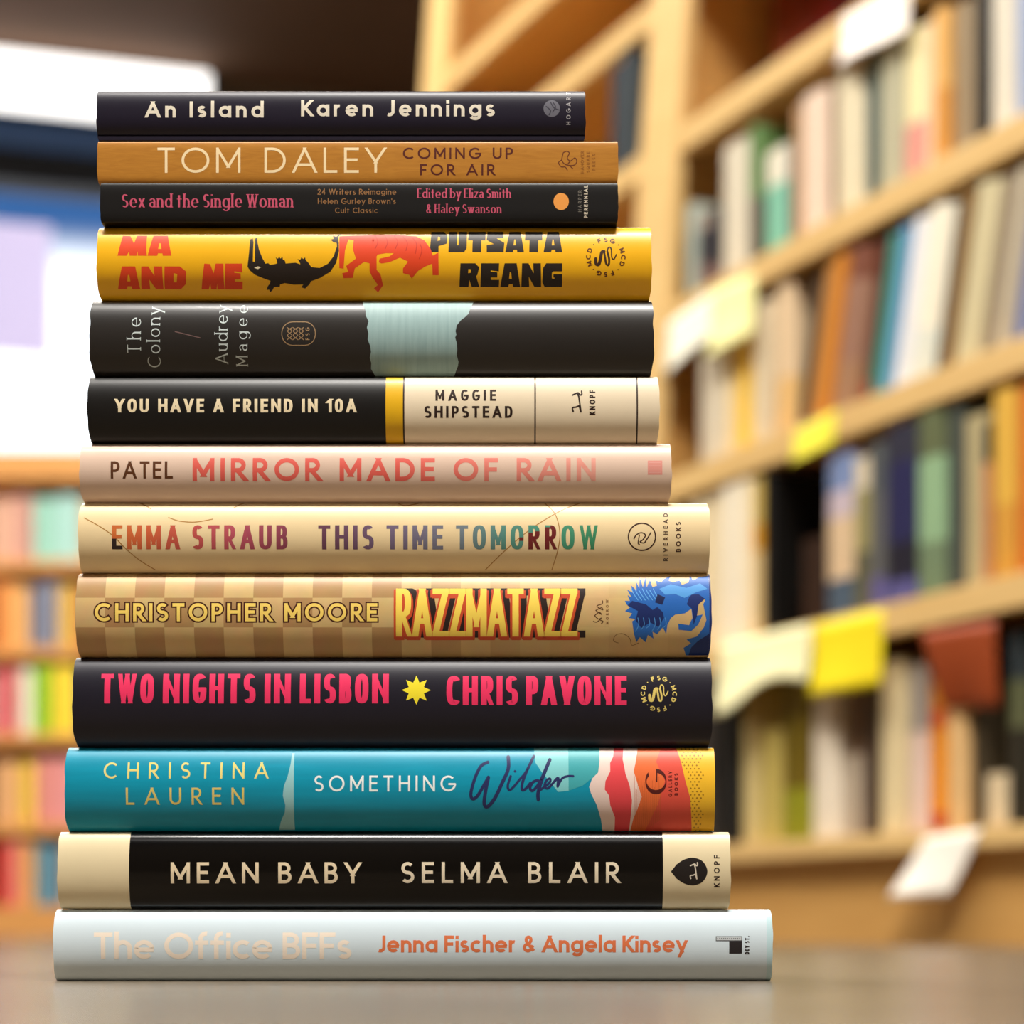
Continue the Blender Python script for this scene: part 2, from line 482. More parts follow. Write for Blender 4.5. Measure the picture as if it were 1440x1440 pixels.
# each row: x along the shelf, thickness, height, colour bands, what it looks like
DARK = (34, 30, 28)
rows = {
    'E': (ZE, 'bottom shelf', [
        (-0.545, 0.050, 0.20, [(1, (205, 190, 160))], 'cream book at the far end'),
        (-0.470, 0.072, 0.21, [(1, (60, 54, 50))], 'charcoal thick book near the far end'),
        (-0.390, 0.069, 0.220, [(1, (22, 22, 22))], 'thick black book'),
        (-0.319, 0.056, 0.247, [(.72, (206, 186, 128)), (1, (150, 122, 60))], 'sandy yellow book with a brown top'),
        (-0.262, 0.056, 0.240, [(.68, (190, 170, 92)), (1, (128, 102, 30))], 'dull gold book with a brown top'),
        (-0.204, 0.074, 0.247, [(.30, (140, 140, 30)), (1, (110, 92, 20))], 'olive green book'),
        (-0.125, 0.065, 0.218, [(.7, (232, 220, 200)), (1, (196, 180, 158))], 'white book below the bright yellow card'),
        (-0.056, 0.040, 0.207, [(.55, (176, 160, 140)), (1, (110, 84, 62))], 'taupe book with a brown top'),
        (-0.015, 0.044, 0.217, [(1, (70, 54, 42))], 'dark brown book'),
        (0.032, 0.055, 0.230, [(1, (222, 204, 160))], 'tall cream book'),
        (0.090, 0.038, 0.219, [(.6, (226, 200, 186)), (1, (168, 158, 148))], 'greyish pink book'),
        (0.132, 0.043, 0.223, [(.10, (190, 60, 20)), (.6, (236, 146, 20)), (.7, (220, 90, 30)), (1, (226, 140, 40))], 'orange book'),
        (0.177, 0.041, 0.195, [(1, (220, 180, 124))], 'tan book below the rust card'),
        (0.221, 0.029, 0.218, [(1, (62, 52, 36))], 'dark greenish brown book'),
        (0.252, 0.046, 0.065, [(1, (216, 196, 160))], 'very short cream book'),
        (0.300, 0.025, 0.235, [(.5, (48, 44, 34)), (.75, (96, 100, 70)), (1, (50, 58, 62))], 'dark green book with a paler band'),
        (0.327, 0.037, 0.239, [(1, (58, 66, 74))], 'slate grey book'),
    ]),
    'D': (ZD, 'second shelf', [
        (-0.520, 0.046, 0.22, [(1, (190, 170, 130))], 'buff book at the far end'),
        (-0.470, 0.045, 0.235, [(1, (226, 208, 168))], 'pale cream book near the far end'),
        (-0.420, 0.043, 0.249, [(1, (236, 218, 180))], 'tall cream book'),
        (-0.374, 0.042, 0.251, [(1, (238, 228, 206))], 'tall white book beside a cream one'),
        (-0.331, 0.040, 0.247, [(1, (240, 226, 196))], 'tall off-white book beside a mustard one'),
        (-0.289, 0.033, 0.235, [(.55, (222, 190, 130)), (.72, (214, 150, 20)), (1, (206, 176, 90))], 'mustard yellow book beside the dark gap'),
        (-0.254, 0.024, 0.240, [(1, (14, 12, 10))], 'black book at the edge of the dark gap'),
        (-0.165, 0.056, 0.125, [(1, (46, 26, 14))], 'short dark brown book in the dark gap'),
        (-0.102, 0.066, 0.229, [(.25, (74, 90, 108)), (.62, (214, 186, 150)), (.78, (196, 180, 190)), (1, (122, 140, 182))], 'blue and tan banded book'),
        (-0.033, 0.037, 0.213, [(.4, (92, 90, 66)), (.8, (150, 142, 92)), (1, (214, 200, 172))], 'olive book with a cream top'),
        (0.005, 0.035, 0.225, [(.2, (96, 90, 140)), (.7, (92, 92, 92)), (1, (82, 86, 88))], 'grey book with a violet foot'),
        (0.041, 0.065, 0.238, [(.14, (86, 84, 140)), (.35, (30, 28, 42)), (.8, (36, 36, 78)), (1, (46, 46, 62))], 'thick navy blue book'),
        (0.108, 0.056, 0.252, [(.3, (110, 130, 100)), (.75, (142, 176, 136)), (1, (96, 104, 72))], 'mint green book'),
        (0.166, 0.034, 0.246, [(1, (70, 76, 70))], 'dark grey green book'),
        (0.202, 0.046, 0.217, [(1, (180, 166, 124))], 'khaki book'),
        (0.2485, 0.011, 0.201, [(.75, (190, 130, 90)), (1, (34, 36, 40))], 'thin black topped book'),
        (0.260, 0.043, 0.235, [(.4, (206, 150, 60)), (1, (218, 172, 70))], 'amber yellow book'),
        (0.305, 0.036, 0.230, [(1, (206, 110, 40))], 'burnt orange book'),
    ]),
    'C': (ZC, 'third shelf', [
        (-0.475, 0.036, 0.183, [(1, (206, 194, 172))], 'short stone grey book by the end panel'),
        (-0.438, 0.035, 0.180, [(1, (216, 204, 180))], 'short pale grey book second from the end panel'),
        (-0.401, 0.026, 0.175, [(1, (232, 206, 150))], 'short ivory book'),
        (-0.375, 0.033, 0.207, [(.55, (240, 196, 60)), (1, (232, 180, 20))], 'bright yellow book'),
        (-0.338, 0.033, 0.214, [(1, (226, 208, 172))], 'off-white book beside a yellow one'),
        (-0.304, 0.033, 0.214, [(1, (214, 196, 164))], 'pale greige book'),
        (-0.268, 0.046, 0.226, [(.4, (226, 184, 120)), (1, (224, 196, 158))], 'pinkish tan book'),
        (-0.192, 0.024, 0.216, [(1, (76, 62, 48))], 'thin charcoal book leaning'),
        (-0.166, 0.035, 0.227, [(1, (176, 122, 60))], 'brown book leaning'),
        (-0.131, 0.033, 0.230, [(1, (204, 128, 40))], 'orange brown book leaning'),
        (-0.097, 0.064, 0.236, [(.3, (160, 120, 90)), (.8, (152, 112, 92)), (1, (120, 70, 52))], 'mauve brown book leaning'),
        (-0.032, 0.032, 0.236, [(.14, (156, 12, 12)), (.35, (84, 56, 50)), (1, (84, 36, 30))], 'dark red book leaning'),
        (0.001, 0.023, 0.218, [(1, (44, 132, 116))], 'teal book leaning'),
        (0.025, 0.020, 0.222, [(1, (110, 160, 200))], 'sky blue thin book leaning'),
        (0.046, 0.036, 0.224, [(1, (232, 232, 236))], 'white book leaning'),
        (0.083, 0.055, 0.236, [(.3, (224, 226, 212)), (1, (244, 236, 214))], 'ivory white book leaning'),
        (0.139, 0.017, 0.214, [(1, (70, 84, 84))], 'thin dark teal book leaning'),
        (0.157, 0.020, 0.227, [(1, (140, 106, 60))], 'thin brown book leaning'),
        (0.178, 0.055, 0.224, [(1, (206, 194, 154))], 'sage cream book leaning'),
        (0.234, 0.020, 0.220, [(1, (150, 134, 112))], 'thin taupe book leaning'),
        (0.255, 0.024, 0.222, [(1, (196, 184, 160))], 'grey book leaning'),
        (0.280, 0.040, 0.225, [(1, (120, 130, 170))], 'dusty blue book leaning'),
    ]),
    'B': (ZB, 'fourth shelf', [
        (-0.560, 0.033, 0.160, [(1, (170, 182, 172))], 'greyish teal book by the end panel'),
        (-0.522, 0.036, 0.133, [(.4, (110, 84, 78)), (.8, (38, 36, 44)), (1, (150, 134, 120))], 'short black book'),
        (-0.485, 0.035, 0.128, [(.3, (120, 96, 90)), (1, (42, 40, 46))], 'short dark grey book beside a white one'),
        (-0.449, 0.075, 0.212, [(1, (216, 206, 184))], 'thick off-white book'),
        (-0.371, 0.030, 0.220, [(.5, (96, 90, 76)), (1, (96, 130, 76))], 'green topped narrow book'),
        (-0.337, 0.072, 0.166, [(.68, (126, 190, 164)), (1, (226, 220, 200))], 'teal book with a white top'),
        (-0.263, 0.022, 0.160, [(1, (96, 98, 104))], 'narrow slate book'),
        (-0.241, 0.013, 0.203, [(1, (186, 146, 102))], 'thin tan book'),
        (-0.228, 0.067, 0.209, [(1, (232, 206, 184))], 'thick blush pink book'),
        (-0.159, 0.021, 0.197, [(1, (124, 96, 70))], 'narrow brown book'),
        (-0.137, 0.065, 0.206, [(1, (222, 210, 178))], 'thick cream book'),
        (-0.069, 0.027, 0.213, [(1, (66, 86, 84))], 'dark teal book'),
        (-0.041, 0.054, 0.217, [(1, (180, 176, 148))], 'sage grey book'),
        (0.014, 0.049, 0.210, [(.40, (222, 150, 136)), (1, (240, 228, 176))], 'pale yellow book with a pink foot'),
        (0.064, 0.021, 0.207, [(1, (234, 206, 174))], 'narrow peach book'),
        (0.086, 0.028, 0.212, [(.5, (214, 150, 70)), (1, (228, 176, 100))], 'orange yellow book'),
        (0.115, 0.044, 0.205, [(1, (150, 130, 100))], 'taupe book'),
        (0.160, 0.032, 0.209, [(1, (18, 16, 14))], 'black book'),
        (0.195, 0.047, 0.202, [(1, (220, 212, 194))], 'stone white book'),
        (0.243, 0.049, 0.190, [(1, (150, 166, 200))], 'light blue book'),
        (0.296, 0.039, 0.169, [(1, (224, 210, 180))], 'short cream book at the near end'),
    ]),
    'A': (ZA, 'fifth shelf', [
        (-0.520, 0.058, 0.225, [(1, (128, 52, 22))], 'copper brown book'),
        (-0.460, 0.060, 0.238, [(1, (122, 40, 16))], 'rust red book'),
        (-0.398, 0.062, 0.235, [(1, (118, 22, 8))], 'thick crimson book'),
        (-0.334, 0.060, 0.238, [(1, (96, 18, 8))], 'dark red book'),
        (-0.272, 0.056, 0.236, [(1, (150, 48, 16))], 'vermilion book'),
        (-0.214, 0.060, 0.230, [(1, (120, 66, 30))], 'brown book'),
        (-0.152, 0.060, 0.220, [(1, (80, 56, 40))], 'dark brown book'),
    ]),
}
LEAN = math.radians(13.0)
for key in 'EDCBA':
    z, where, items = rows[key]
    for (x0, w, h, bands, what) in items:
        h = min(h, {'E': 0.252, 'D': 0.243, 'C': 0.236, 'B': 0.240, 'A': 0.240}[key] - (w * 0.24 if 'leaning' in what else 0))
        dp = 0.16 + 0.03 * random.random()
        ln = LEAN if (key == 'C' and 'leaning' in what) else 0.0
        back = 0.012 + (0.012 * random.random())
        if key == 'A':
            back, dp = 0.13, 0.16
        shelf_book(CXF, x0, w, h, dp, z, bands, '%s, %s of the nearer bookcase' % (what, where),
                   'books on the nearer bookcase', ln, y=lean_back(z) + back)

# the few books the farther bookcase shows between the stack and its end upright
shelf_book(CXF, -0.800, 0.040, 0.207, 0.17, ZA, [(1, (52, 62, 68))], 'dark slate book on the farther bookcase above the white one', 'books on the farther bookcase', 0, y=lean_back(ZA) + 0.012)
shelf_book(CXF, -0.845, 0.043, 0.20, 0.17, ZA, [(1, (44, 52, 60))], 'blackish blue book next to the dark slate one on the farther bookcase', 'books on the farther bookcase', 0, y=lean_back(ZA) + 0.012)
shelf_book(CXF, -0.790, 0.055, 0.165, 0.17, ZB, [(1, (232, 224, 208))], 'white book on the farther bookcase by its end upright', 'books on the farther bookcase', 0, y=lean_back(ZB) + 0.012)
shelf_book(CXF, -0.860, 0.060, 0.15, 0.17, ZB, [(1, (190, 140, 80))], 'tan book next to the white one on the farther bookcase', 'books on the farther bookcase', 0, y=lean_back(ZB) + 0.012)


# ---- paper shelf cards taped to the shelf edges
def shelf_card(corners, z_top, rgb, label, curl=0.012, wav=0.0, group='paper cards on the shelf edges'):
    """A thin sheet hanging from a shelf edge; corners (x, z) clockwise from top left, its foot curling away from the shelf."""
    nx, nz = 12, 8
    bm_ = bmesh.new()
    (ax, az), (bx, bz), (cx_, cz), (dx, dz) = corners
    layers = []
    for off in (0.0, 0.0006):
        g = []
        for i in range(nx + 1):
            r_ = []
            for j in range(nz + 1):
                u, v = i / nx, j / nz
                x = (1 - v) * ((1 - u) * ax + u * bx) + v * ((1 - u) * dx + u * cx_)
                z = (1 - v) * ((1 - u) * az + u * bz) + v * ((1 - u) * dz + u * cz)
                z -= wav * math.sin(u * 6.5 + 0.6) * v
                y = lean_back(z_top) - 0.0108 - curl * v * v * (1 + 0.4 * math.sin(5 * u)) - off
                r_.append(bm_.verts.new((x, y, z)))
            g.append(r_)
        layers.append(g)
    for g in layers:
        for i in range(nx):
            for j in range(nz):
                bm_.faces.new((g[i][j], g[i + 1][j], g[i + 1][j + 1], g[i][j + 1]))
    a, b_ = layers
    rim = [(i, 0) for i in range(nx)] + [(nx, j) for j in range(nz)] + [(i, nz) for i in range(nx, 0, -1)] + [(0, j) for j in range(nz, 0, -1)]
    for q in range(len(rim)):
        p, r_ = rim[q], rim[(q + 1) % len(rim)]
        bm_.faces.new((a[p[0]][p[1]], a[r_[0]][r_[1]], b_[r_[0]][r_[1]], b_[p[0]][p[1]]))
    bmesh.ops.recalc_face_normals(bm_, faces=bm_.faces[:])
    o = link('shelf_card', bm_, [mat(rgb, 0.6, 0, 0.02, 20)], None, CASE_ORG, True)
    o.rotation_euler = (0, 0, CASE_ROT)
    return tag(o, label, 'shelf card', group)


shelf_card([(-0.115, 1.305), (0.040, 1.295), (0.046, 1.222), (-0.110, 1.232)], ZA, (255, 246, 236), 'white paper card on the edge of the fifth shelf, highest of the cards')
shelf_card([(-0.560, 0.990), (-0.425, 1.004), (-0.425, 0.935), (-0.563, 0.905)], ZB, (250, 250, 232), 'whitish paper card beside the pale yellow one on the fourth shelf edge', 0.006)
shelf_card([(-0.424, 1.006), (-0.305, 0.998), (-0.300, 0.905), (-0.424, 0.895)], ZB, (248, 244, 172), 'pale yellow paper card on the fourth shelf edge')
shelf_card([(-0.165, 0.727), (-0.062, 0.737), (-0.066, 0.690), (-0.168, 0.683)], ZC, (246, 236, 70), 'small bright yellow paper card on the third shelf edge', 0.004)
shelf_card([(-0.330, 0.445), (-0.092, 0.443), (-0.090, 0.372), (-0.330, 0.345)], ZD, (250, 246, 196), 'long cream paper card with a wavy foot on the second shelf edge', 0.012, 0.012)
shelf_card([(-0.083, 0.441), (0.076, 0.441), (0.078, 0.340), (-0.083, 0.340)], ZD, (244, 222, 20), 'square bright yellow paper card on the second shelf edge', 0.008)
shelf_card([(0.158, 0.400), (0.304, 0.395), (0.303, 0.290), (0.190, 0.300)], ZD, (150, 62, 16), 'rust brown paper card hanging under the second shelf edge', -0.012)
shelf_card([(0.172, 0.137), (0.282, 0.143), (0.228, 0.062), (0.106, 0.060)], ZE, (255, 248, 236), 'white slanted paper card hanging on the bottom shelf edge', 0.012)

# ---- low bookcase far away, beyond the stack's far left
LC = thing('bookcase', 'distant low bookcase of bright books under the shop window', 'bookcase', (-1.62, 6.6, 0))
ORANGE_WOOD = streaky('honey_wood', (226, 166, 96), (206, 142, 74), (2, 2, 30), 0.5)
for xa in (-0.50, 0.478):
    boxobj('side_panel', (xa, xa + 0.022, 0.0, 0.30, 0.0, 1.47), ORANGE_WOOD, LC)
boxobj('back_panel', (-0.478, 0.478, 0.285, 0.30, 0.02, 1.47), MAPLE_DARK, LC)
boxobj('top_slab', (-0.52, 0.52, -0.02, 0.31, 1.4705, 1.565), ORANGE_WOOD, LC, 0.004)
boxobj('kick_board', (-0.478, 0.478, 0.0, 0.02, 0.0, 0.066), ORANGE_WOOD, LC)
LZ = (0.100, 0.365, 0.655, 0.935, 1.215)
for z in LZ:
    boxobj('shelf', (-0.477, 0.477, 0.0, 0.284, z - 0.032, z), ORANGE_WOOD, LC)
LROWS = [
    (1.215, 'top shelf', [(-15, 18, .20, (226, 176, 150), 'peach'), (19, 42, .21, (214, 160, 146), 'rosy beige'), (44, 75, .20, (160, 214, 196), 'mint'),
                          (76, 108, .21, (176, 222, 214), 'aqua'), (112, 140, .2, (230, 210, 180), 'cream')]),
    (0.935, 'second shelf from the top', [(-12, 12, .21, (236, 150, 76), 'orange'), (13, 38, .2, (240, 182, 110), 'apricot'), (40, 58, .2, (112, 124, 150), 'slate blue'),
                                          (60, 78, .21, (150, 150, 166), 'grey blue'), (80, 106, .2, (226, 182, 86), 'golden'), (110, 140, .2, (200, 90, 60), 'brick red')]),
    (0.655, 'middle shelf', [(-14, 4, .2, (236, 150, 150), 'pink'), (5, 20, .22, (210, 50, 70), 'crimson'), (22, 43, .21, (244, 236, 214), 'ivory'),
                             (45, 68, .22, (150, 206, 40), 'lime green'), (70, 106, .22, (246, 216, 60), 'sunny yellow'), (110, 140, .2, (80, 130, 170), 'blue')]),
    (0.365, 'second shelf from the bottom', [(-10, 22, .2, (232, 176, 120), 'tan'), (25, 46, .2, (246, 204, 80), 'yellow'), (48, 74, .21, (232, 150, 140), 'rose'),
                                             (76, 104, .21, (236, 156, 156), 'pale pink'), (110, 140, .2, (90, 80, 90), 'plum')]),
    (0.100, 'bottom shelf', [(-8, 13, .2, (214, 66, 62), 'red'), (14, 29, .21, (240, 150, 130), 'salmon'), (30, 46, .2, (236, 172, 84), 'amber'),
                             (48, 66, .2, (96, 156, 178), 'steel blue'), (67, 84, .19, (110, 140, 160), 'dusty blue'), (88, 110, .2, (230, 214, 190), 'cream')]),
]
for z, where, items in LROWS:
    for a, b_, h, rgb, what in items:
        xa, xb = (a - 720) / 436.4 + 1.62, (b_ - 720) / 436.4 + 1.62  # book edges are image pixel columns, scaled to the case
        shelf_book(((-1.62, 6.6, 0), 0.0), xa, xb - xa, h, 0.18, z, [(1, rgb)],
                   '%s book, %s of the distant low bookcase' % (what, where), 'books on the distant low bookcase', 0, y=0.012)


# ================================================================== LETTERING (drawn strokes)
def arc(cx, cy, rx, ry, a0, a1, p=2.0, n=None):
    n = n or max(4, int(abs(a1 - a0) / 9))
    out = []
    for i in range(n + 1):
        a = math.radians(a0 + (a1 - a0) * i / n)
        c, s = math.cos(a), math.sin(a)
        out.append((cx + rx * math.copysign(abs(c) ** (2 / p), c), cy + ry * math.copysign(abs(s) ** (2 / p), s)))
    return out


_G = {}


def glyphs(p):
    """Skeletons of the letters: height 1 for capitals, 0.66 for small letters. Two points are a straight bar, more are a curve."""
    if p in _G:
        return _G[p]
    A_ = lambda *a: arc(*a, p=p)
    X = 0.66
    r = 0.33
    g = {}
    g['A'] = (.86, [[(0, 0), (.43, 1)], [(.43, 1), (.86, 0)], [(.15, .30), (.71, .30)]])
    g['B'] = (.54, [[(0, 0), (0, 1)], [(0, 1), (.20, 1)] + A_(.24, .76, .25, .24, 90, -90) + [(0, .52)], [(0, .52), (.2, .52)] + A_(.26, .26, .28, .26, 90, -90) + [(0, 0)]])
    g['C'] = (.84, [A_(.5, .5, .5, .5, 47, 313)])
    g['D'] = (.74, [[(0, 0), (0, 1)], [(0, 1), (.2, 1)] + A_(.26, .5, .48, .5, 90, -90) + [(.2, 0), (0, 0)]])
    g['E'] = (.48, [[(0, 0), (0, 1)], [(0, 1), (.48, 1)], [(0, .52), (.43, .52)], [(0, 0), (.48, 0)]])
    g['F'] = (.46, [[(0, 0), (0, 1)], [(0, 1), (.46, 1)], [(0, .50), (.41, .50)]])
    g['G'] = (.92, [A_(.5, .5, .5, .5, 47, 360), [(.58, .46), (.96, .46)]])
    g['H'] = (.68, [[(0, 0), (0, 1)], [(.68, 0), (.68, 1)], [(0, .52), (.68, .52)]])
    g['I'] = (0, [[(0, 0), (0, 1)]])
    g['J'] = (.36, [[(.36, .26), (.36, 1)], A_(.10, .26, .26, .26, 0, -115)])
    g['K'] = (.58, [[(0, 0), (0, 1)], [(.0, .36), (.56, 1)], [(.16, .56), (.60, 0)]])
    g['L'] = (.44, [[(0, 0), (0, 1)], [(0, 0), (.44, 0)]])
    g['M'] = (.86, [[(0, 0), (0, 1)], [(.86, 0), (.86, 1)], [(0, 1), (.43, .22)], [(.43, .22), (.86, 1)]])
    g['N'] = (.72, [[(0, 0), (0, 1)], [(.72, 0), (.72, 1)], [(0, 1), (.72, 0)]])
    g['O'] = (1.0, [A_(.5, .5, .5, .5, 0, 360)])
    g['P'] = (.52, [[(0, 0), (0, 1)], [(0, 1), (.2, 1)] + A_(.25, .72, .27, .28, 90, -90) + [(0, .44)]])
    g['Q'] = (1.0, [A_(.5, .5, .5, .5, 0, 360), [(.6, .3), (.95, -.02)]])
    g['R'] = (.56, [[(0, 0), (0, 1)], [(0, 1), (.2, 1)] + A_(.25, .73, .27, .27, 90, -90) + [(0, .46)], [(.20, .46), (.56, 0)]])
    g['S'] = (.52, [arc(.26, .75, .25, .25, 38, 270, 2.0 if p < 2.5 else 2.4) + arc(.26, .25, .27, .25, 90, -142, 2.0 if p < 2.5 else 2.4)[1:]])
    g['T'] = (.58, [[(.29, 0), (.29, 1)], [(0, 1), (.58, 1)]])
    g['U'] = (.66, [[(0, .3), (0, 1)], [(.66, .3), (.66, 1)], A_(.33, .33, .33, .33, 180, 360)])
    g['V'] = (.80, [[(0, 1), (.40, 0)], [(.40, 0), (.80, 1)]])
    g['W'] = (1.20, [[(0, 1), (.30, 0)], [(.30, 0), (.60, 1)], [(.60, 1), (.90, 0)], [(.90, 0), (1.20, 1)]])
    g['X'] = (.66, [[(0, 0), (.66, 1)], [(0, 1), (.66, 0)]])
    g['Y'] = (.70, [[(.35, 0), (.35, .45)], [(0, 1), (.35, .42)], [(.35, .42), (.70, 1)]])
    g['Z'] = (.58, [[(0, 1), (.58, 1)], [(0, 0), (.58, 0)], [(0, 0), (.58, 1)]])
    ring = A_(r, r, r, r, 0, 360)
    g['a'] = (X, [ring, [(X, 0), (X, X)]])
    g['b'] = (X, [ring, [(0, 0), (0, 1.05)]])
    g['c'] = (.54, [A_(r, r, r, r, 48, 312)])
    g['d'] = (X, [ring, [(X, 0), (X, 1.05)]])
    g['e'] = (X, [A_(r, r, r, r, 0, 315), [(.03, .32), (.63, .32)]])
    g['f'] = (.38, [[(.14, 0), (.14, .82)], A_(.36, .82, .22, .24, 180, 80), [(0, .64), (.36, .64)]])
    g['g'] = (X, [ring, [(X, 0), (X, X)], A_(.33, 0, .33, .30, 0, -150)])
    g['h'] = (.54, [[(0, 0), (0, 1.05)], [(.54, 0), (.54, .38)], A_(.27, .39, .27, .27, 180, 0)])
    g['i'] = (0, [[(0, 0), (0, .62)], [(0, .965), (0, .985)]])
    g['j'] = (0, [[(0, -.3), (0, X)], [(0, .925), (0, .965)]])
    g['k'] = (.48, [[(0, 0), (0, 1.05)], [(0, .22), (.46, X)], [(.15, .38), (.50, 0)]])
    g['l'] = (0, [[(0, 0), (0, 1.05)]])
    g['m'] = (.88, [[(0, 0), (0, X)], [(.44, 0), (.44, .42)], [(.88, 0), (.88, .42)], A_(.22, .44, .22, .22, 180, 0), A_(.66, .44, .22, .22, 180, 0)])
    g['n'] = (.54, [[(0, 0), (0, X)], [(.54, 0), (.54, .38)], A_(.27, .39, .27, .27, 180, 0)])
    g['o'] = (X, [ring])
    g['p'] = (X, [ring, [(0, -.35), (0, X)]])
    g['q'] = (X, [ring, [(X, -.35), (X, X)]])
    g['r'] = (.30, [[(0, 0), (0, X)], A_(.25, .40, .25, .26, 180, 75)])
    g['s'] = (.40, [arc(.20, .49, .19, .17, 35, 270) + arc(.20, .16, .20, .16, 90, -145)[1:]])
    g['t'] = (.36, [[(.15, 0), (.15, .92)], [(0, .64), (.36, .64)]])
    g['u'] = (.54, [[(0, .27), (0, X)], [(.54, 0), (.54, X)], A_(.27, .27, .27, .27, 180, 360)])
    g['v'] = (.56, [[(0, X), (.28, 0)], [(.28, 0), (.56, X)]])
    g['w'] = (.88, [[(0, X), (.22, 0)], [(.22, 0), (.44, X)], [(.44, X), (.66, 0)], [(.66, 0), (.88, X)]])
    g['x'] = (.50, [[(0, 0), (.50, X)], [(0, X), (.50, 0)]])
    g['y'] = (.56, [[(0, X), (.29, 0)], [(.56, X), (.14, -.36)]])
    g['z'] = (.48, [[(0, X), (.48, X)], [(0, 0), (.48, 0)], [(0, 0), (.48, X)]])
    g['&'] = (.68, [[(.68, .0), (.20, .60)] + arc(.30, .80, .17, .20, 215, -35) + [(.36, .56), (.16, .46)] + arc(.25, .24, .25, .24, 120, 330) + [(.62, .40)]])
    g['1'] = (.20, [[(.20, 0), (.20, 1)], [(0, .84), (.20, 1)]])
    g['0'] = (.62, [A_(.31, .5, .31, .5, 0, 360)])
    g['2'] = (.52, [A_(.26, .73, .25, .27, 165, -25) + [(.0, .0)], [(0, 0), (.52, 0)]])
    g['4'] = (.60, [[(.44, 0), (.44, 1)], [(0, .26), (.60, .26)], [(.0, .26), (.44, 1)]])
    g["'"] = (0, [[(0, .82), (0, 1)]])
    g['.'] = (0, [[(0, 0), (0, .02)]])
    g[' '] = (.26, [])
    if p > 2.2:                      # condensed faces: narrow rounds
        for c, f in (('O', .66), ('C', .72), ('G', .68), ('Q', .66), ('D', .82), ('M', .95), ('0', .9), ('W', .92), ('A', .9), ('V', .9)):
            W, st = g[c]
            g[c] = (W * f, [[(x * f, y) for x, y in q] for q in st])
    if p > 2.7:
        for c, f in (('N', 1.3), ('H', 1.1), ('W', 1.08)):
            W, st = g[c]
            g[c] = (W * f, [[(x * f, y) for x, y in q] for q in st])
    _G[p] = g
    return g


def double_storey(g, p):
    g = dict(g)
    g['a'] = (.50, [arc(.25, .44, .25, .22, 155, 0, p), [(.50, 0), (.50, .42)], arc(.25, .19, .25, .19, 0, 360, p)])
    return g


def clip_axis(poly, ax, lo, hi):
    for sgn, lim in ((1, lo), (-1, -hi)):
        out = []
        n = len(poly)
        for i in range(n):
            a, b = poly[i], poly[(i + 1) % n]
            da, db = sgn * a[ax] - lim, sgn * b[ax] - lim
            if da >= 0:
                out.append(a)
            if (da >= 0) != (db >= 0):
                t_ = da / (da - db)
                out.append((a[0] + t_ * (b[0] - a[0]), a[1] + t_ * (b[1] - a[1])))
        poly = out
        if len(poly) < 3:
            return []
    return poly


def ribbon(pts, wx, wy, closed=False):
    """Thicken a curve with an elliptical pen: list of quads."""
    q = [(x / wx, y / wy) for x, y in pts]
    n = len(q)
    nor = []
    for i in range(n):
        a = q[(i - 1) % (n - 1)] if closed else q[max(0, i - 1)]
        b = q[(i + 1) % (n - 1)] if closed else q[min(n - 1, i + 1)]
        dx, dy = b[0] - a[0], b[1] - a[1]
        L = math.hypot(dx, dy) or 1
        nor.append((-dy / L * .5, dx / L * .5))
    out = []
    for i in range(n - 1):
        a, b, na, nb = q[i], q[i + 1], nor[i], nor[i + 1]
        out.append([(x * wx, y * wy) for x, y in ((a[0] - na[0], a[1] - na[1]), (b[0] - nb[0], b[1] - nb[1]),
                                                  (b[0] + nb[0], b[1] + nb[1]), (a[0] + na[0], a[1] + na[1]))])
    return out


DIAG = 0.72          # diagonals of heavy condensed letters are cut thinner


def bar(p0, p1, wx, wy, e0, e1):
    q0, q1 = (p0[0] / wx, p0[1] / wy), (p1[0] / wx, p1[1] / wy)
    dx, dy = q1[0] - q0[0], q1[1] - q0[1]
    L = math.hypot(dx, dy) or 1
    dx, dy = dx / L, dy / L
    a = (q0[0] - dx * e0, q0[1] - dy * e0)
    b = (q1[0] + dx * e1, q1[1] + dy * e1)
    nx, ny = -dy * .5, dx * .5
    return [(x * wx, y * wy) for x, y in ((a[0] - nx, a[1] - ny), (b[0] - nx, b[1] - ny), (b[0] + nx, b[1] + ny), (a[0] + nx, a[1] + ny))]


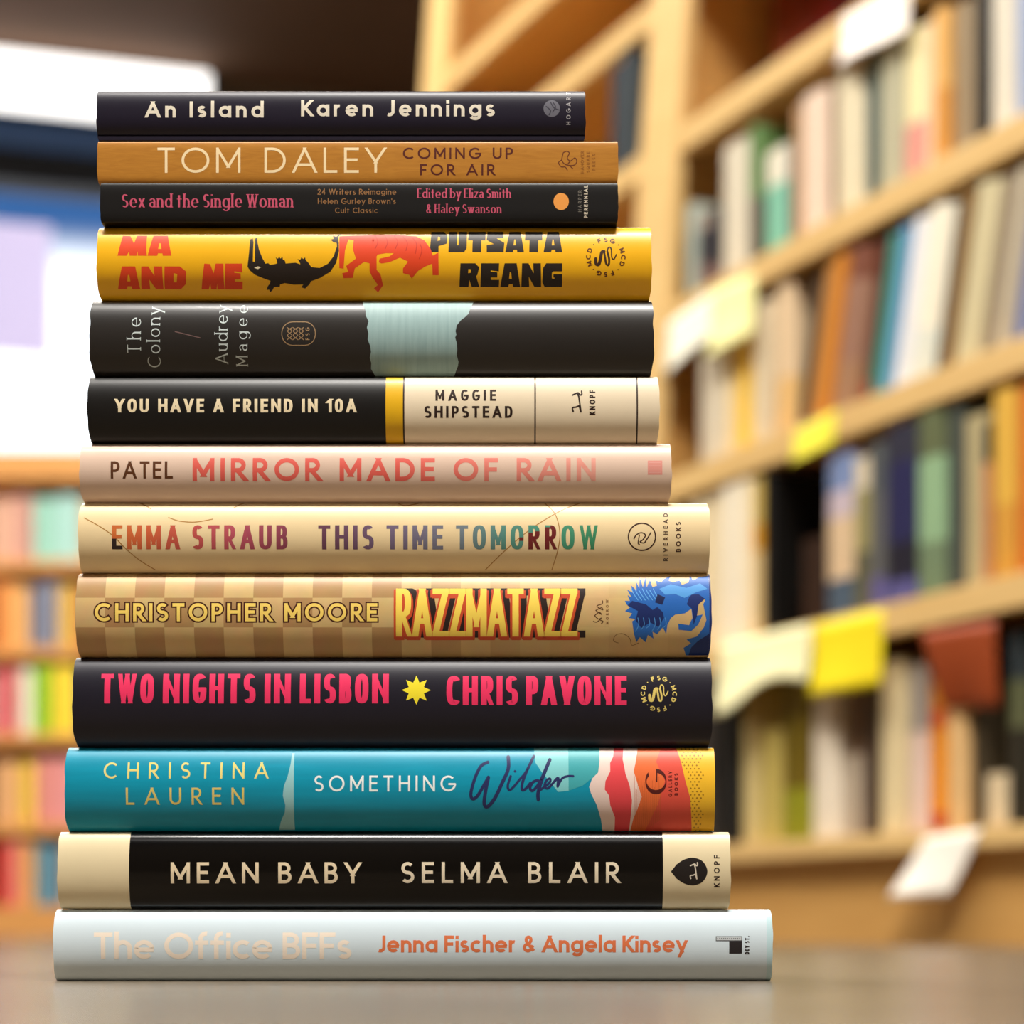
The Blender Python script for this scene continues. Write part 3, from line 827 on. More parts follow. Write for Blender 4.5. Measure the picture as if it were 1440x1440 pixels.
def set_line(s, length, H, w, cond=1.0, wy=None, p=2.0, serif=0.0, grow=0.0, fixed_track=None, two_storey=False, space=1.0):
    """Polygons of one line of writing, LENGTH long and H high, as [(letter index, polygon)]; letter spacing fills the length."""
    g = glyphs(p)
    if two_storey:
        g = double_storey(g, p)
    wx = w * H
    wy = (wy if wy is not None else w) * H
    sy = H - wy
    sx = H * cond
    widths = [g[c][0] * sx * (space if c == ' ' else 1) + (wx if c != ' ' else 0) for c in s]
    track = (length - sum(widths)) / max(1, len(s) - 1)
    out = []
    x = 0.0
    pw, ph = wx + 2 * grow, wy + 2 * grow
    for gi, c in enumerate(s):
        W, strokes = g[c]
        cx0, cx1 = x - grow, x + W * sx + wx + grow
        m_ = lambda q: (x + wx / 2 + q[0] * sx, wy / 2 + q[1] * sy)
        for st in strokes:
            if len(st) == 2:
                (x0, y0), (x1, y1) = st
                a, b = m_(st[0]), m_(st[1])
                if abs(x0 - x1) < 1e-6 or abs(y0 - y1) < 1e-6:
                    polys = [bar(a, b, pw, ph, .5, .5)]
                    if grow:
                        polys = [bar(a, b, pw, ph, .5, .5)]
                else:
                    dg = DIAG if (p > 2.2 and c in 'NMWRK') else 1.0
                    dg = .5 if (p > 2.7 and c in 'NM') else dg
                    q = bar(a, b, pw * dg, ph, 1.3, 1.3)
                    q = clip_axis(q, 1, min(a[1], b[1]) - ph / 2, max(a[1], b[1]) + ph / 2)
                    if q and c in 'NMZz4&' and x1 != x0:
                        q = clip_axis(q, 0, cx0, cx1)
                    if q and c in 'Kk':
                        q = clip_axis(q, 0, cx0 + 0.5 * pw, 1e9)
                    polys = [q] if q else []
                if serif and (abs(x0 - x1) < 1e-6 or c in 'AVWvwyXKkNM') and c not in 'GtT':
                    for (xx, yy) in st:
                        if yy in (0, 1, 1.05, 0.66) and not (c in 'hnmu' and yy == .66 and False) and not (c == 'A' and yy == 1) and not (c in 'Vvwy' and yy == 0):
                            mx, my = m_((xx, yy))
                            L = serif * H + wx / 2
                            polys.append([(mx - L, my - wy / 2), (mx + L, my - wy / 2), (mx + L, my + wy / 2), (mx - L, my + wy / 2)])
                elif serif and c == 'T' and abs(x0 - x1) < 1e-6:
                    mx, my = m_((x0, 0))
                    L = serif * H + wx / 2
                    polys.append([(mx - L, my - wy / 2), (mx + L, my - wy / 2), (mx + L, my + wy / 2), (mx - L, my + wy / 2)])
            else:
                pts = [m_(q) for q in st]
                closed = math.hypot(pts[0][0] - pts[-1][0], pts[0][1] - pts[-1][1]) < 1e-6 * H
                if grow and not closed:
                    d0 = (pts[0][0] - pts[1][0], pts[0][1] - pts[1][1])
                    d1 = (pts[-1][0] - pts[-2][0], pts[-1][1] - pts[-2][1])
                    l0, l1 = math.hypot(*d0), math.hypot(*d1)
                    pts = [(pts[0][0] + d0[0] / l0 * grow, pts[0][1] + d0[1] / l0 * grow)] + pts + [(pts[-1][0] + d1[0] / l1 * grow, pts[-1][1] + d1[1] / l1 * grow)]
                polys = ribbon(pts, pw, ph, closed)
            out += [(gi, q) for q in polys]
        x += widths[gi] + track
    return out


def smooth_path(pts, n=6, closed=False):
    """Catmull-Rom through the points."""
    out = []
    k = len(pts)
    for i in range(k if closed else k - 1):
        p0 = pts[(i - 1) % k] if closed or i > 0 else pts[0]
        p1, p2 = pts[i], pts[(i + 1) % k]
        p3 = pts[(i + 2) % k] if closed or i + 2 < k else pts[-1]
        for j in range(n):
            t_ = j / n
            out.append(tuple(0.5 * ((2 * p1[a]) + (-p0[a] + p2[a]) * t_ + (2 * p0[a] - 5 * p1[a] + 4 * p2[a] - p3[a]) * t_ ** 2
                                    + (-p0[a] + 3 * p1[a] - 3 * p2[a] + p3[a]) * t_ ** 3) for a in (0, 1)))
    out.append(pts[0] if closed else pts[-1])
    return out


# ================================================================== THE STACK
Q = 0.00025          # spine coordinates are image pixels, scaled at a quarter millimetre each: x from the stack's axis + 720, y down, 1380 at the floor
SPINE_Y = 0.7185
MIDX = 720.0
FLOORY = 1380.0


EYE_Z, FOCAL, HORIZON = 0.0175, 2880.0, 1310.0  # FOCAL and HORIZON are in image pixels


def seam(y, recess):
    """Real height of a seam at image row y, which lies RECESS behind the front of the spines."""
    return max(0.0, EYE_Z + (HORIZON - y) * (SPINE_Y + recess) / FOCAL)


class StackBook:
    def __init__(self, name, label, xl, xr, top, bot, depth, bulge, power=2.0, lip=0.0, soft=False, yaw=0.0, back=0.0):
        self.xl, self.xr, self.top, self.bot = xl, xr, top, bot
        self.xc = (xl + xr) / 2
        deep = {127.5: .002, 200: .0012, 258: .001, 317.5: .0036}
        z0, z1 = seam(bot, deep.get(bot, .0045)), seam(top, deep.get(top, .0045))
        self.z0, self.T = z0, z1 - z0 - 0.00012
        self.depth, self.bulge, self.power, self.lip, self.soft = depth, bulge * (1.22 if bulge > .0035 else 1), power, lip, soft
        self.root = thing(name, label, 'book', ((self.xc - MIDX) * Q, SPINE_Y + back, z0 + 0.0001), math.radians(yaw), 'stacked books')
        n = 40
        zs = []
        for i in range(n + 1):
            zs.append(self.T * 0.5 * (1 - math.cos(math.pi * i / n)))
        if lip:
            zs = sorted(set(zs + [lip, lip + 0.0003, lip + 0.0007]))
        self.zs = zs
        self.parts = {}
        self.seen = []
        for i in range(201):
            z = self.T * i / 200
            y = HORIZON - (z0 + z - EYE_Z) * FOCAL / (SPINE_Y + self.prof(z))
            if not self.seen or y < self.seen[-1][0]:
                self.seen.append((y, z))

    def height(self, y):
        """Height on the spine of a mark at image row y."""
        t_ = self.seen
        if y >= t_[0][0]:
            return -(y - t_[0][0]) * Q
        if y <= t_[-1][0]:
            return self.T + (t_[-1][0] - y) * Q
        lo, hi = 0, len(t_) - 1
        while hi - lo > 1:
            m_ = (lo + hi) // 2
            if t_[m_][0] > y:
                lo = m_
            else:
                hi = m_
        (ya, za), (yb, zb) = t_[lo], t_[hi]
        return za + (zb - za) * (ya - y) / (ya - yb)

    def prof(self, z):
        """How far the spine surface lies behind its frontmost line at height z."""
        T, B = self.T, self.bulge
        z0 = 0.0
        if self.lip:
            if z <= self.lip:
                e_ = min(z, 0.0004)
                return 0.0010 + 0.0005 * (1 - e_ / 0.0004)
            if z <= self.lip + 0.0003:
                return 0.0022
            z0 = self.lip
        t_ = min(1.0, max(0.0, (z - z0) / (T - z0)))
        s = abs(2 * t_ - 1)
        return B * (1 - (max(0.0, 1 - s ** self.power)) ** (1 / self.power))

    def facet(self, z):
        """The spine's faceted surface at height z, as the wrapper's mesh has it."""
        for a, b_ in zip(self.zs, self.zs[1:]):
            if z <= b_:
                pa, pb = self.prof(a), self.prof(b_)
                return pa + (pb - pa) * (z - a) / (b_ - a)
        return self.prof(self.zs[-1])

    def body(self, segs, wave=0.0004, rough=0.45, mats=None, board=(60, 50, 44), thick=0.00045, paper=False):
        """The wrapper: segments along the spine [(right end, material), ...], with page block and boards inside."""
        rnd = random.Random(int(self.top * 7))
        T, D, B = self.T, self.depth, self.bulge
        outer = [(D, 0.0), (D * 0.6, 0.0), (B + 0.004, 0.0)] + [(self.prof(z), z) for z in self.zs] + [(B + 0.004, T), (D * 0.6, T), (D, T)]
        k = len(outer)
        inner = [(D, T - thick), (B + 0.003, T - thick)]
        for z in reversed(self.zs[2:-2]):
            zz = thick + (T - 2 * thick) * z / T
            inner.append((self.prof(z) + thick * 1.3, zz))
        inner += [(B + 0.003, thick), (D, thick)]
        loop = outer + inner
        K = len(loop)
        xs = [self.xl]
        mats_ = []
        mi = []
        for xr, m_ in segs:
            a = xs[-1]
            steps = max(1, int((xr - a) / 60))
            if m_ not in mats_:
                mats_.append(m_)
            for i in range(steps):
                xs.append(a + (xr - a) * (i + 1) / steps)
                mi.append(mats_.index(m_))
        ph1, ph2 = rnd.random() * 9, rnd.random() * 9

        def end_wave(idx, sgn):
            y, z = loop[idx]
            v = z / T
            w_ = 0.4 * wave * (0.7 * math.sin(ph1 + 9 * v + 40 * y) + 0.5 * math.sin(ph2 + 23 * v))
            edge = 4 * (v - .5) ** 2
            return -sgn * (w_ + wave * 1.5 * edge ** 3)
        bm_ = bmesh.new()
        rings = []
        for j, x in enumerate(xs):
            ring = []
            for i, (y, z) in enumerate(loop):
                xx = (x - self.xc) * Q
                if j == 0:
                    xx += end_wave(i, -1)
                elif j == len(xs) - 1:
                    xx += end_wave(i, 1)
                ring.append(bm_.verts.new((xx, y, z)))
            rings.append(ring)
        for j in range(len(xs) - 1):
            for i in range(K):
                f = bm_.faces.new((rings[j][i], rings[j + 1][i], rings[j + 1][(i + 1) % K], rings[j][(i + 1) % K]))
                f.material_index = mi[j]
                f.smooth = i < k - 1
        for ring in (rings[0], rings[-1]):
            bmesh.ops.triangle_fill(bm_, edges=[bm_.edges.get((ring[i], ring[(i + 1) % K])) for i in range(K)], use_beauty=True)
        bmesh.ops.recalc_face_normals(bm_, faces=bm_.faces[:])
        me_name = 'cover' if paper else 'jacket'
        o = link(me_name, bm_, mats_, self.root)
        o.data.set_sharp_from_angle(angle=math.radians(50))
        L0, L1 = (self.xl - self.xc) * Q, (self.xr - self.xc) * Q
        if paper:
            boxobj('page_block', (L0 + 0.0008, L1 - 0.0008, B + 0.0042, D - 0.0006, thick + 0.0001, T - thick - 0.0001), PAGES, self.root)
        else:
            bt = 0.0022
            for z in (thick + 0.0001, T - thick - 0.0001 - bt):
                boxobj('cover_board', (L0 + 0.0009, L1 - 0.0009, B + 0.006, D - 0.0005, z, z + bt), mat(board, 0.7), self.root)
            boxobj('page_block', (L0 + 0.004, L1 - 0.004, B + 0.0065, D - 0.005, thick + bt + 0.0002, T - thick - bt - 0.0002), PAGES, self.root)
        return o

    # ---- printing on the spine; all in the image pixels above
    def add(self, part, poly, col, layer=1):
        q = self.parts.setdefault(part, [])
        q.append((poly, col, layer + 0.05 * (len(q) % 17)))

    def poly(self, part, pts, col, layer=1):
        tri = tessellate_polygon([[Vector((x, y, 0)) for x, y in pts]])
        for a, b, c in tri:
            self.add(part, [pts[a], pts[b], pts[c]], col, layer)

    def disc(self, part, cx, cy, rx, ry, col, layer=1, n=40):
        self.add(part, [(cx + rx * math.cos(2 * math.pi * i / n), cy + ry * math.sin(2 * math.pi * i / n)) for i in range(n)], col, layer)

    def line(self, part, pts, w, col, layer=1, closed=False, smooth=True):
        pth = smooth_path(pts, 6, closed) if smooth and len(pts) > 2 else list(pts)
        for q in ribbon(pth, w, w, closed):
            self.add(part, q, col, layer)
        for e_ in ((pth[0], pth[-1]) if not closed and smooth else ()):
            self.disc(part, e_[0], e_[1], w / 2, w / 2, col, layer, 10)

    def text(self, part, s, x0, x1, y0, y1, w, col, layer=2, up=False, **kw):
        """Writing between x0 and x1, capitals from y0 down to y1. up=True: turned a quarter, reading upwards from y1 to y0
        with the letters' feet at x1 and their tops at x0."""
        if up:
            L, H = y1 - y0, x1 - x0
        else:
            L, H = x1 - x0, y1 - y0
        for gi, q in set_line(s, L, H, w, **kw):
            c = col
            if up:
                q = [(x1 - b, y1 - a) for a, b in q]
            else:
                q = [(x0 + a, y1 - b) for a, b in q]
            self.add(part, q, c, layer)

    def ring_text(self, part, s, cx, cy, r, H, w, col, start=90.0, layer=2):
        g = glyphs(2.0)
        n = len(s)
        for i, ch in enumerate(s):
            a = math.radians(start - 360.0 * i / n)
            if ch == '.':
                self.disc(part, cx + r * math.cos(a), cy - r * math.sin(a), H * .13, H * .13, col, layer, 8)
                continue
            wd = g[ch][0] * H * .9 + w * H
            for _gi, q in set_line(ch, wd, H, w, cond=.9):
                pts = []
                for px, py in q:
                    lx, ly = px - wd / 2, py - H / 2
                    ux = lx * math.sin(a) + ly * math.cos(a)
                    uy = -lx * math.cos(a) + ly * math.sin(a)
                    pts.append((cx + r * math.cos(a) + ux, cy - (r * math.sin(a) + uy)))
                self.add(part, pts, col, layer)

    def finish(self):
        lo, hi = 0.0002, self.T - 0.0002
        zs = [lo] + [z for z in self.zs if lo < z < hi] + [hi]
        for part, items in self.parts.items():
            bm_ = bmesh.new()
            cols, nors = [], []
            for poly, col, layer in items:
                pts = [((x - self.xc) * Q, self.height(y)) for x, y in poly]
                a, b = min(p[1] for p in pts), max(p[1] for p in pts)
                for i in range(len(zs) - 1):
                    if zs[i + 1] <= a or zs[i] >= b:
                        continue
                    c = clip_axis(pts, 1, zs[i], zs[i + 1])
                    if not c:
                        continue
                    cc = col
                    if callable(col):
                        cc = col(sum(p[0] for p in c) / len(c) / Q + self.xc, sum(p[1] for p in poly) / len(poly) if len(c) < 3 else self.bot - (self.bot - self.top) * sum(p[1] for p in c) / len(c) / self.T)
                    if cc not in cols:
                        cols.append(cc)
                    za, zb = zs[i], zs[i + 1]
                    ka, kb = self.facet(za), self.facet(zb)
                    vs = []
                    ep = 0.000006 + 0.000007 * layer
                    for x, z in c:
                        dz = 0.00005
                        sl = (self.prof(z + dz) - self.prof(z - dz)) / (2 * dz)
                        sl = max(-4, min(4, sl))
                        nn = math.hypot(1, sl)
                        vs.append(bm_.verts.new((x, ka + (kb - ka) * (z - za) / (zb - za) - ep * min(nn, 2.5), z)))
                        nors.append((0, -1 / nn, sl / nn))
                    try:
                        f = bm_.faces.new(vs)
                        f.material_index = cols.index(cc)
                        f.smooth = True
                    except ValueError:
                        pass
            for f in bm_.faces:
                f.normal_update()
                if f.normal.y > 0:
                    f.normal_flip()
            bm_.verts.index_update()
            o = link(part, bm_, [c if isinstance(c, bpy.types.Material) else ink(c) for c in cols], self.root)
            o.data.normals_split_custom_set_from_vertices(nors)      # shaded like the rounded spine below it


def P(ox, oy, k, pts):
    """Points read off an enlarged image crop, back to image pixels."""
    return [(ox + x / k, oy + y / k) for x, y in pts]


def squiggle(b, cx, cy, s, col):
    pts = [(-1.0, .15), (-.95, .65), (-.70, .70), (-.55, .2), (-.42, -.45), (-.2, -.55), (-.1, 0), (.02, .65), (.25, .75), (.3, .2), (.12, -.55), (.25, -.95),
           (.5, -.8), (.55, 0), (.75, .2), (1.0, -.25)]
    pts = [(cx + x * s, cy + y * s) for x, y in pts]
    for i, w in enumerate((0.30, 0.20, 0.13)):
        part = pts[i * 5:(i + 1) * 5 + 1]
        b.line('publisher_logo', part, w * s, col)


def borzoi(b, pts_map, w, col, layer=2):
    for pts in ([(0, -1.0), (.30, .95)], [(-.62, -.78), (-.30, -.92), (0, -1.0), (.22, -.80), (.38, -.86), (.36, -1.18)],
                [(-.55, .85), (-.62, .50), (-.25, .42), (.05, .30), (.12, .25)], [(.10, .30), (.30, .95)], [(-.10, -.98), (.06, -.62)]):
        b.line('publisher_logo', [pts_map(x, y) for x, y in pts], w, col, layer, smooth=len(pts) > 2)


CREAM_P = (234, 218, 188)
BOUND = [127.5, 200, 258, 317.5, 422, 530, 623.5, 707, 806, 924, 1051, 1170, 1278.5, 1380]

# ---- bottom: pale blue-white hardcover
b = StackBook('hardcover_book', 'pale blue-white hardcover at the foot of the stack, on the floor', 76, 1086, BOUND[12], BOUND[13], 0.165, 0.0042)
pale = mat((216, 232, 240), 0.38, 0.1, 0.02)
b.body([(1078, pale), (1086, mat((196, 226, 232), 0.4, 0, 0.02))], 0.0003)
b.text('title_lettering', 'The Office BFFs', 133, 494.7, 1311.7, 1349, 0.17, (250, 237, 220), cond=.92)
b.text('author_lettering', 'Jenna Fischer & Angela Kinsey', 531, 966, 1316, 1339.7, 0.19, (228, 122, 76), cond=.82)
b.poly('publisher_logo', [(1024.8, 1324), (1042.7, 1324), (1042.7, 1341.5), (1024.8, 1341.5)], (38, 34, 36), 1)
b.poly('publisher_logo', [(1006, 1317), (1043, 1317), (1043, 1324), (1006, 1324)], (70, 70, 74), 1)
b.poly('publisher_logo', [(1007, 1318.2), (1042, 1318.2), (1042, 1322.6), (1007, 1322.6)], (200, 206, 208), 2)
for i in range(12):
    b.poly('publisher_logo', [(1008 + 2.8 * i, 1319.6), (1009.4 + 2.8 * i, 1319.6), (1009.4 + 2.8 * i, 1321.2), (1008 + 2.8 * i, 1321.2)], (60, 60, 64), 3)
b.text('publisher_logo', 'DEY ST.', 1046.8, 1053, 1316.6, 1342.4, .24, (44, 40, 42), up=True, cond=.45)
b.finish()

# ---- black hardcover with cream ends
b = StackBook('hardcover_book', 'glossy black hardcover with cream ends, second from the floor', 82, 1027, BOUND[11], BOUND[12], 0.16, 0.0042)
crm = mat((232, 216, 176), 0.35, 0.3, 0.02)
b.body([(182.5, crm), (932, mat((5, 4, 4), 0.22, 0.35, 0.0, spec=0.2)), (1027, crm)], 0.0003)
b.text('title_lettering', 'MEAN BABY', 241, 508, 1213, 1242.6, .155, (236, 218, 184), cond=.88, space=1.2)
b.text('author_lettering', 'SELMA BLAIR', 564.5, 871, 1212.7, 1242.2, .155, (238, 224, 196), cond=.88, space=1.2)
drop = [(943, 1226)] + smooth_path([(951, 1216), (962, 1209), (975, 1206.6), (988, 1212), (994.3, 1226), (988, 1240), (975, 1245.4), (962, 1243), (951, 1236)], 5)
b.poly('publisher_logo', drop, (30, 24, 22), 1)
borzoi(b, lambda x, y: (976.5 + x * 10, 1226.5 + y * 11), 1.7, (220, 210, 190))
b.text('publisher_logo', 'KNOPF', 1003.4, 1011.4, 1203, 1248, .2, (44, 30, 24), up=True, cond=.8)
b.finish()

# ---- teal hardcover with desert colours
b = StackBook('hardcover_book', 'teal hardcover with red, orange and yellow rock shapes near the spine end', 92, 1004, BOUND[10], BOUND[11], 0.155, 0.0052)
teal = streaky('teal_print', (0, 160, 192), (0, 134, 162), (30, 3, 300), 0.4, 0.5)
b.body([(1003, teal), (1004, mat((150, 200, 220), 0.4))], 0.0004)
k = 2.939
R_ = lambda pts: P(550, 915, k, pts)
b.poly('spire_art', P(70, 915, k, [(1000, 425), (1010, 425), (1010, 742), (945, 742), (955, 705), (972, 670), (975, 640), (965, 600), (970, 560), (985, 520), (996, 470)]), (150, 202, 206))
b.poly('cover_art', R_([(590, 400), (733, 400), (733, 580), (690, 585), (620, 500), (597, 465)]), (126, 204, 208))
b.poly('cover_art', R_([(733, 400), (862, 400), (862, 460), (855, 505), (840, 520), (790, 560), (733, 580)]), (64, 168, 176))
b.poly('cover_art', R_([(862, 400), (1022, 400), (1012, 455), (1002, 500), (1020, 560), (1035, 605), (1018, 655), (1000, 700), (990, 748), (875, 748), (868, 700), (850, 640), (826, 592), (818, 565), (830, 530), (855, 505), (862, 460)]), (238, 214, 204), 2)
b.poly('cover_art', R_([(922, 400), (962, 400), (957, 450), (968, 510), (985, 560), (995, 620), (990, 690), (985, 748), (925, 748), (925, 690), (905, 640), (900, 600), (882, 575), (885, 540), (905, 500), (905, 465), (918, 440)]), (232, 72, 78), 3)
b.poly('cover_art', R_([(1022, 400), (1180, 400), (1200, 470), (1215, 540), (1235, 610), (1245, 748), (990, 748), (1000, 700), (1018, 655), (1035, 605), (1020, 560), (1002, 500), (1012, 455)]), (236, 112, 56), 3)
b.poly('cover_art', R_([(1120, 400), (1180, 400), (1200, 470), (1215, 540), (1235, 610), (1245, 748), (1050, 748), (1100, 640), (1130, 540), (1095, 460)]), (228, 84, 66), 4)
yel = [(1180, 400), (1337, 400), (1337, 748), (1245, 748), (1235, 610), (1215, 540), (1200, 470)]
b.poly('cover_art', R_(yel), (246, 192, 44), 3)
for iy in range(26):
    for ix in range(9):
        x, y = 1203 + ix * 17 + (8.5 if iy % 2 else 0), 408 + iy * 13.5
        left_edge = 1180 + 65 * (y - 400) / 348 + (12 if 480 < y < 620 else 0)
        if left_edge + 8 < x < 1288 + 10 * math.sin(iy):
            cx_, cy_ = R_([(x, y)])[0]
            b.disc('cover_art', cx_, cy_, 1.25, 1.25, (168, 118, 20), 4, 8)
for i in range(24):
    x = 1005 + i * 4.6
    b.line('cover_art', R_([(x, 520 + 60 * abs(math.sin(i))), (x, 738)]), 0.45, (200, 90, 40), 4, smooth=False)
b.text('author_lettering', 'CHRISTINA', 146.6, 378, 1072.5, 1095.2, .125, (232, 218, 130), cond=.85)
b.text('author_lettering', 'LAUREN', 178, 344, 1108, 1132, .125, (226, 204, 112), cond=.85)
b.text('title_lettering', 'SOMETHING', 442.6, 640, 1091, 1113.4, .125, (240, 246, 244), cond=.85)
NAVY = (36, 44, 96)
for pts, w in (([(400, 462), (372, 478), (348, 525), (330, 590), (338, 614), (358, 600), (385, 555), (402, 525)], 3.4),
               ([(402, 525), (390, 585), (385, 632), (398, 646), (428, 612), (458, 550), (484, 490), (484, 440)], 3.8),
               ([(494, 520), (482, 560), (490, 577), (510, 560), (530, 535), (552, 510), (578, 465), (590, 437)], 2.6),
               ([(590, 437), (560, 500), (542, 550), (542, 576), (556, 572), (576, 548)], 3.0),
               ([(606, 536), (586, 545), (574, 568), (584, 580), (604, 560), (626, 520), (656, 452)], 3.0),
               ([(656, 452), (628, 520), (608, 585), (608, 616)], 3.8), ([(612, 580), (636, 562), (656, 545), (656, 530), (642, 538), (634, 560), (648, 570), (676, 540)], 2.6),
               ([(676, 540), (690, 528), (688, 562)], 3.0), ([(688, 562), (706, 530), (730, 520), (752, 520)], 2.6)):
    b.line('title_lettering', R_(pts), w * 1.3, NAVY, 3)
b.disc('title_lettering', *R_([(512, 500)])[0], 1.8, 1.8, NAVY, 3, 10)
b.text('publisher_logo', 'G', 907, 937, 1085, 1117.4, .2, (84, 22, 16), 5, up=True, wy=.06, serif=.06)
b.text('publisher_logo', 'GALLERY', 939.8, 944.7, 1085, 1121, .22, (104, 26, 18), 5, up=True, cond=.8)
b.text('publisher_logo', 'BOOKS', 948, 953, 1088, 1119, .24, (94, 22, 18), 5, up=True, cond=.8)
b.finish()

# ---- navy-black hardcover with pink letters
b = StackBook('hardcover_book', 'blue-black hardcover with pink letters and a yellow star', 103, 1001, BOUND[9], BOUND[10], 0.155, 0.0055)
b.body([(1001, mat((25, 22, 36), 0.42, 0.0, 0.03, spec=0.35))], 0.0005)
PINK = (238, 50, 100)
b.text('title_lettering', 'TWO NIGHTS IN LISBON', 143, 547, 948, 989.5, .20, PINK, cond=.39, wy=.155, p=2.8, space=.65)
b.text('author_lettering', 'CHRIS PAVONE', 628, 881, 951, 992, .20, PINK, cond=.42, wy=.155, p=2.8, space=.65)
star = []
for i in range(16):
    rr = 20.5 if i % 2 == 0 else 11.5
    a = math.radians(90 + 22.5 * i)
    star.append((585.7 + rr * math.cos(a), 971 - rr * math.sin(a)))
b.poly('cover_art', star, (246, 228, 48))
LOGOY = (228, 206, 112)
b.ring_text('publisher_logo', 'FSG.MCD.FSG.MCD.', 926, 976, 22.3, 6.4, .24, LOGOY, 112)
squiggle(b, 926, 976, 13, LOGOY)
b.finish()

# ---- kraft brown checkered hardcover
b = StackBook('hardcover_book', 'kraft brown checkered hardcover with a blue dragon at the spine end', 107, 1000, BOUND[8], BOUND[9], 0.155, 0.0050)
b.body([(997, kraft_checker()), (1000, mat((28, 52, 120), 0.4))], 0.0004)
b.text('author_lettering', 'CHRISTOPHER MOORE', 134.5, 531, 848.6, 874, .18, (66, 18, 8), 1, cond=.84, grow=2.0)
b.text('author_lettering', 'CHRISTOPHER MOORE', 134.5, 531, 848.6, 874, .18, (252, 218, 108), 2, cond=.84)
RZ = dict(cond=.36, wy=.115, p=2.6)
for i in range(5):
    b.text('title_lettering', 'RAZZMATAZZ', 559 + 1.6 * (5 - i), 814 + 1.6 * (5 - i), 829, 896, .135, (40, 24, 20), 1, grow=1.2, **RZ)
for dx, dy in ((-1.6, 2.6), (-0.8, 1.4), (1.5, 3.2), (0.4, 3.6)):
    b.text('title_lettering', 'RAZZMATAZZ', 557 + dx, 812 + dx, 829 + dy, 895.5 + dy, .135, (206, 78, 40), 2, grow=1.5, **RZ)
b.text('title_lettering', 'RAZZMATAZZ', 557, 812, 828, 895.5, .130, (255, 222, 92), 3, **RZ)
k = 3.13
R_ = lambda pts: P(550, 700, k, pts)
b.poly('cover_art', R_([(1035, 470), (1028, 455), (1050, 455), (1040, 430), (1058, 440), (1038, 405), (1065, 420), (1055, 385), (1080, 410), (1078, 368), (1092, 400), (1095, 350), (1108, 395), (1120, 352), (1125, 395), (1140, 362), (1150, 395), (1170, 388), (1165, 365), (1190, 374), (1200, 360), (1232, 345), (1222, 365), (1240, 374), (1270, 365), (1280, 385), (1310, 374), (1318, 343), (1330, 365), (1360, 350), (1399, 345), (1399, 695), (1300, 695), (1288, 662), (1320, 642), (1300, 625), (1345, 612), (1362, 590), (1376, 570), (1386, 540), (1372, 470), (1382, 450), (1365, 445), (1350, 470), (1345, 520), (1370, 515), (1350, 560), (1320, 588), (1265, 582), (1262, 555), (1310, 562), (1325, 530), (1320, 490), (1290, 510), (1250, 515), (1230, 530), (1215, 560), (1210, 602), (1195, 570), (1170, 602), (1150, 590), (1155, 622), (1130, 605), (1120, 637), (1095, 615), (1080, 637), (1068, 600), (1060, 545), (1075, 535), (1045, 530), (1060, 510), (1028, 500), (1050, 485)]), (36, 104, 190), 1)
b.poly('cover_art', R_([(1040, 475), (1085, 500), (1075, 540), (1100, 575), (1140, 550), (1175, 570), (1200, 530), (1195, 505), (1170, 482), (1150, 495), (1120, 470), (1090, 462), (1060, 455)]), (20, 42, 104), 2)
b.poly('cover_art', R_([(1172, 425), (1205, 440), (1192, 472), (1160, 462)]), (16, 30, 80), 2)
b.poly('cover_art', R_([(1322, 428), (1352, 425), (1380, 446), (1352, 470), (1345, 520), (1330, 560), (1322, 490), (1300, 470), (1310, 440)]), (22, 44, 110), 2)
b.poly('cover_art', R_([(1399, 600), (1350, 632), (1322, 660), (1312, 695), (1399, 695)]), (20, 44, 108), 2)
b.poly('cover_art', R_([(1180, 402), (1230, 382), (1300, 398), (1360, 378), (1392, 402), (1345, 416), (1290, 442), (1250, 425), (1205, 428)]), (82, 158, 228), 2)
for i in range(7):
    x = 1062 + i * 16
    b.line('cover_art', R_([(x - 4, 402 + 3 * i % 9), (x + 6, 425), (x + 24, 452)]), 1.1, (96, 170, 234), 2)
for i in range(6):
    x = 1075 + i * 24
    b.line('cover_art', R_([(x, 590 - 8 * (i % 3)), (x + 14, 560), (x + 10, 530)]), 1.2, (74, 146, 220), 3)
b.line('cover_art', R_([(1090, 640), (1060, 650), (1050, 620), (1020, 600), (990, 605), (978, 630), (1000, 640)]), 0.8, (120, 84, 44), 1)
UM = (92, 60, 34)
for pts in ([(890, 545), (905, 548), (925, 530), (912, 535), (895, 520)], [(895, 520), (915, 505), (925, 515), (900, 497)], [(900, 497), (925, 485), (930, 495), (905, 478), (928, 468), (930, 455)], [(925, 555), (932, 545), (920, 540)]):
    b.line('publisher_logo', R_(pts), 1.3, UM)
b.text('publisher_logo', 'MORROW', 851.8, 855.6, 844, 878, .22, (132, 96, 56), up=True, cond=.8)
b.finish()

# ---- cream hardcover with rainbow letters
b = StackBook('hardcover_book', 'cream hardcover with rainbow coloured letters and thin gold rings', 111, 998, BOUND[7], BOUND[8], 0.152, 0.0048)
b.body([(998, mat((240, 216, 168), 0.36, 0.05, 0.025))], 0.0004)
RAIN = [(158, (206, 110, 50)), (210, (206, 96, 56)), (260, (196, 84, 76)), (330, (184, 80, 96)), (405, (140, 64, 84)), (460, (104, 62, 84)), (540, (112, 92, 122)),
        (640, (118, 124, 138)), (700, (88, 138, 130)), (780, (70, 150, 122)), (845, (58, 140, 96))]


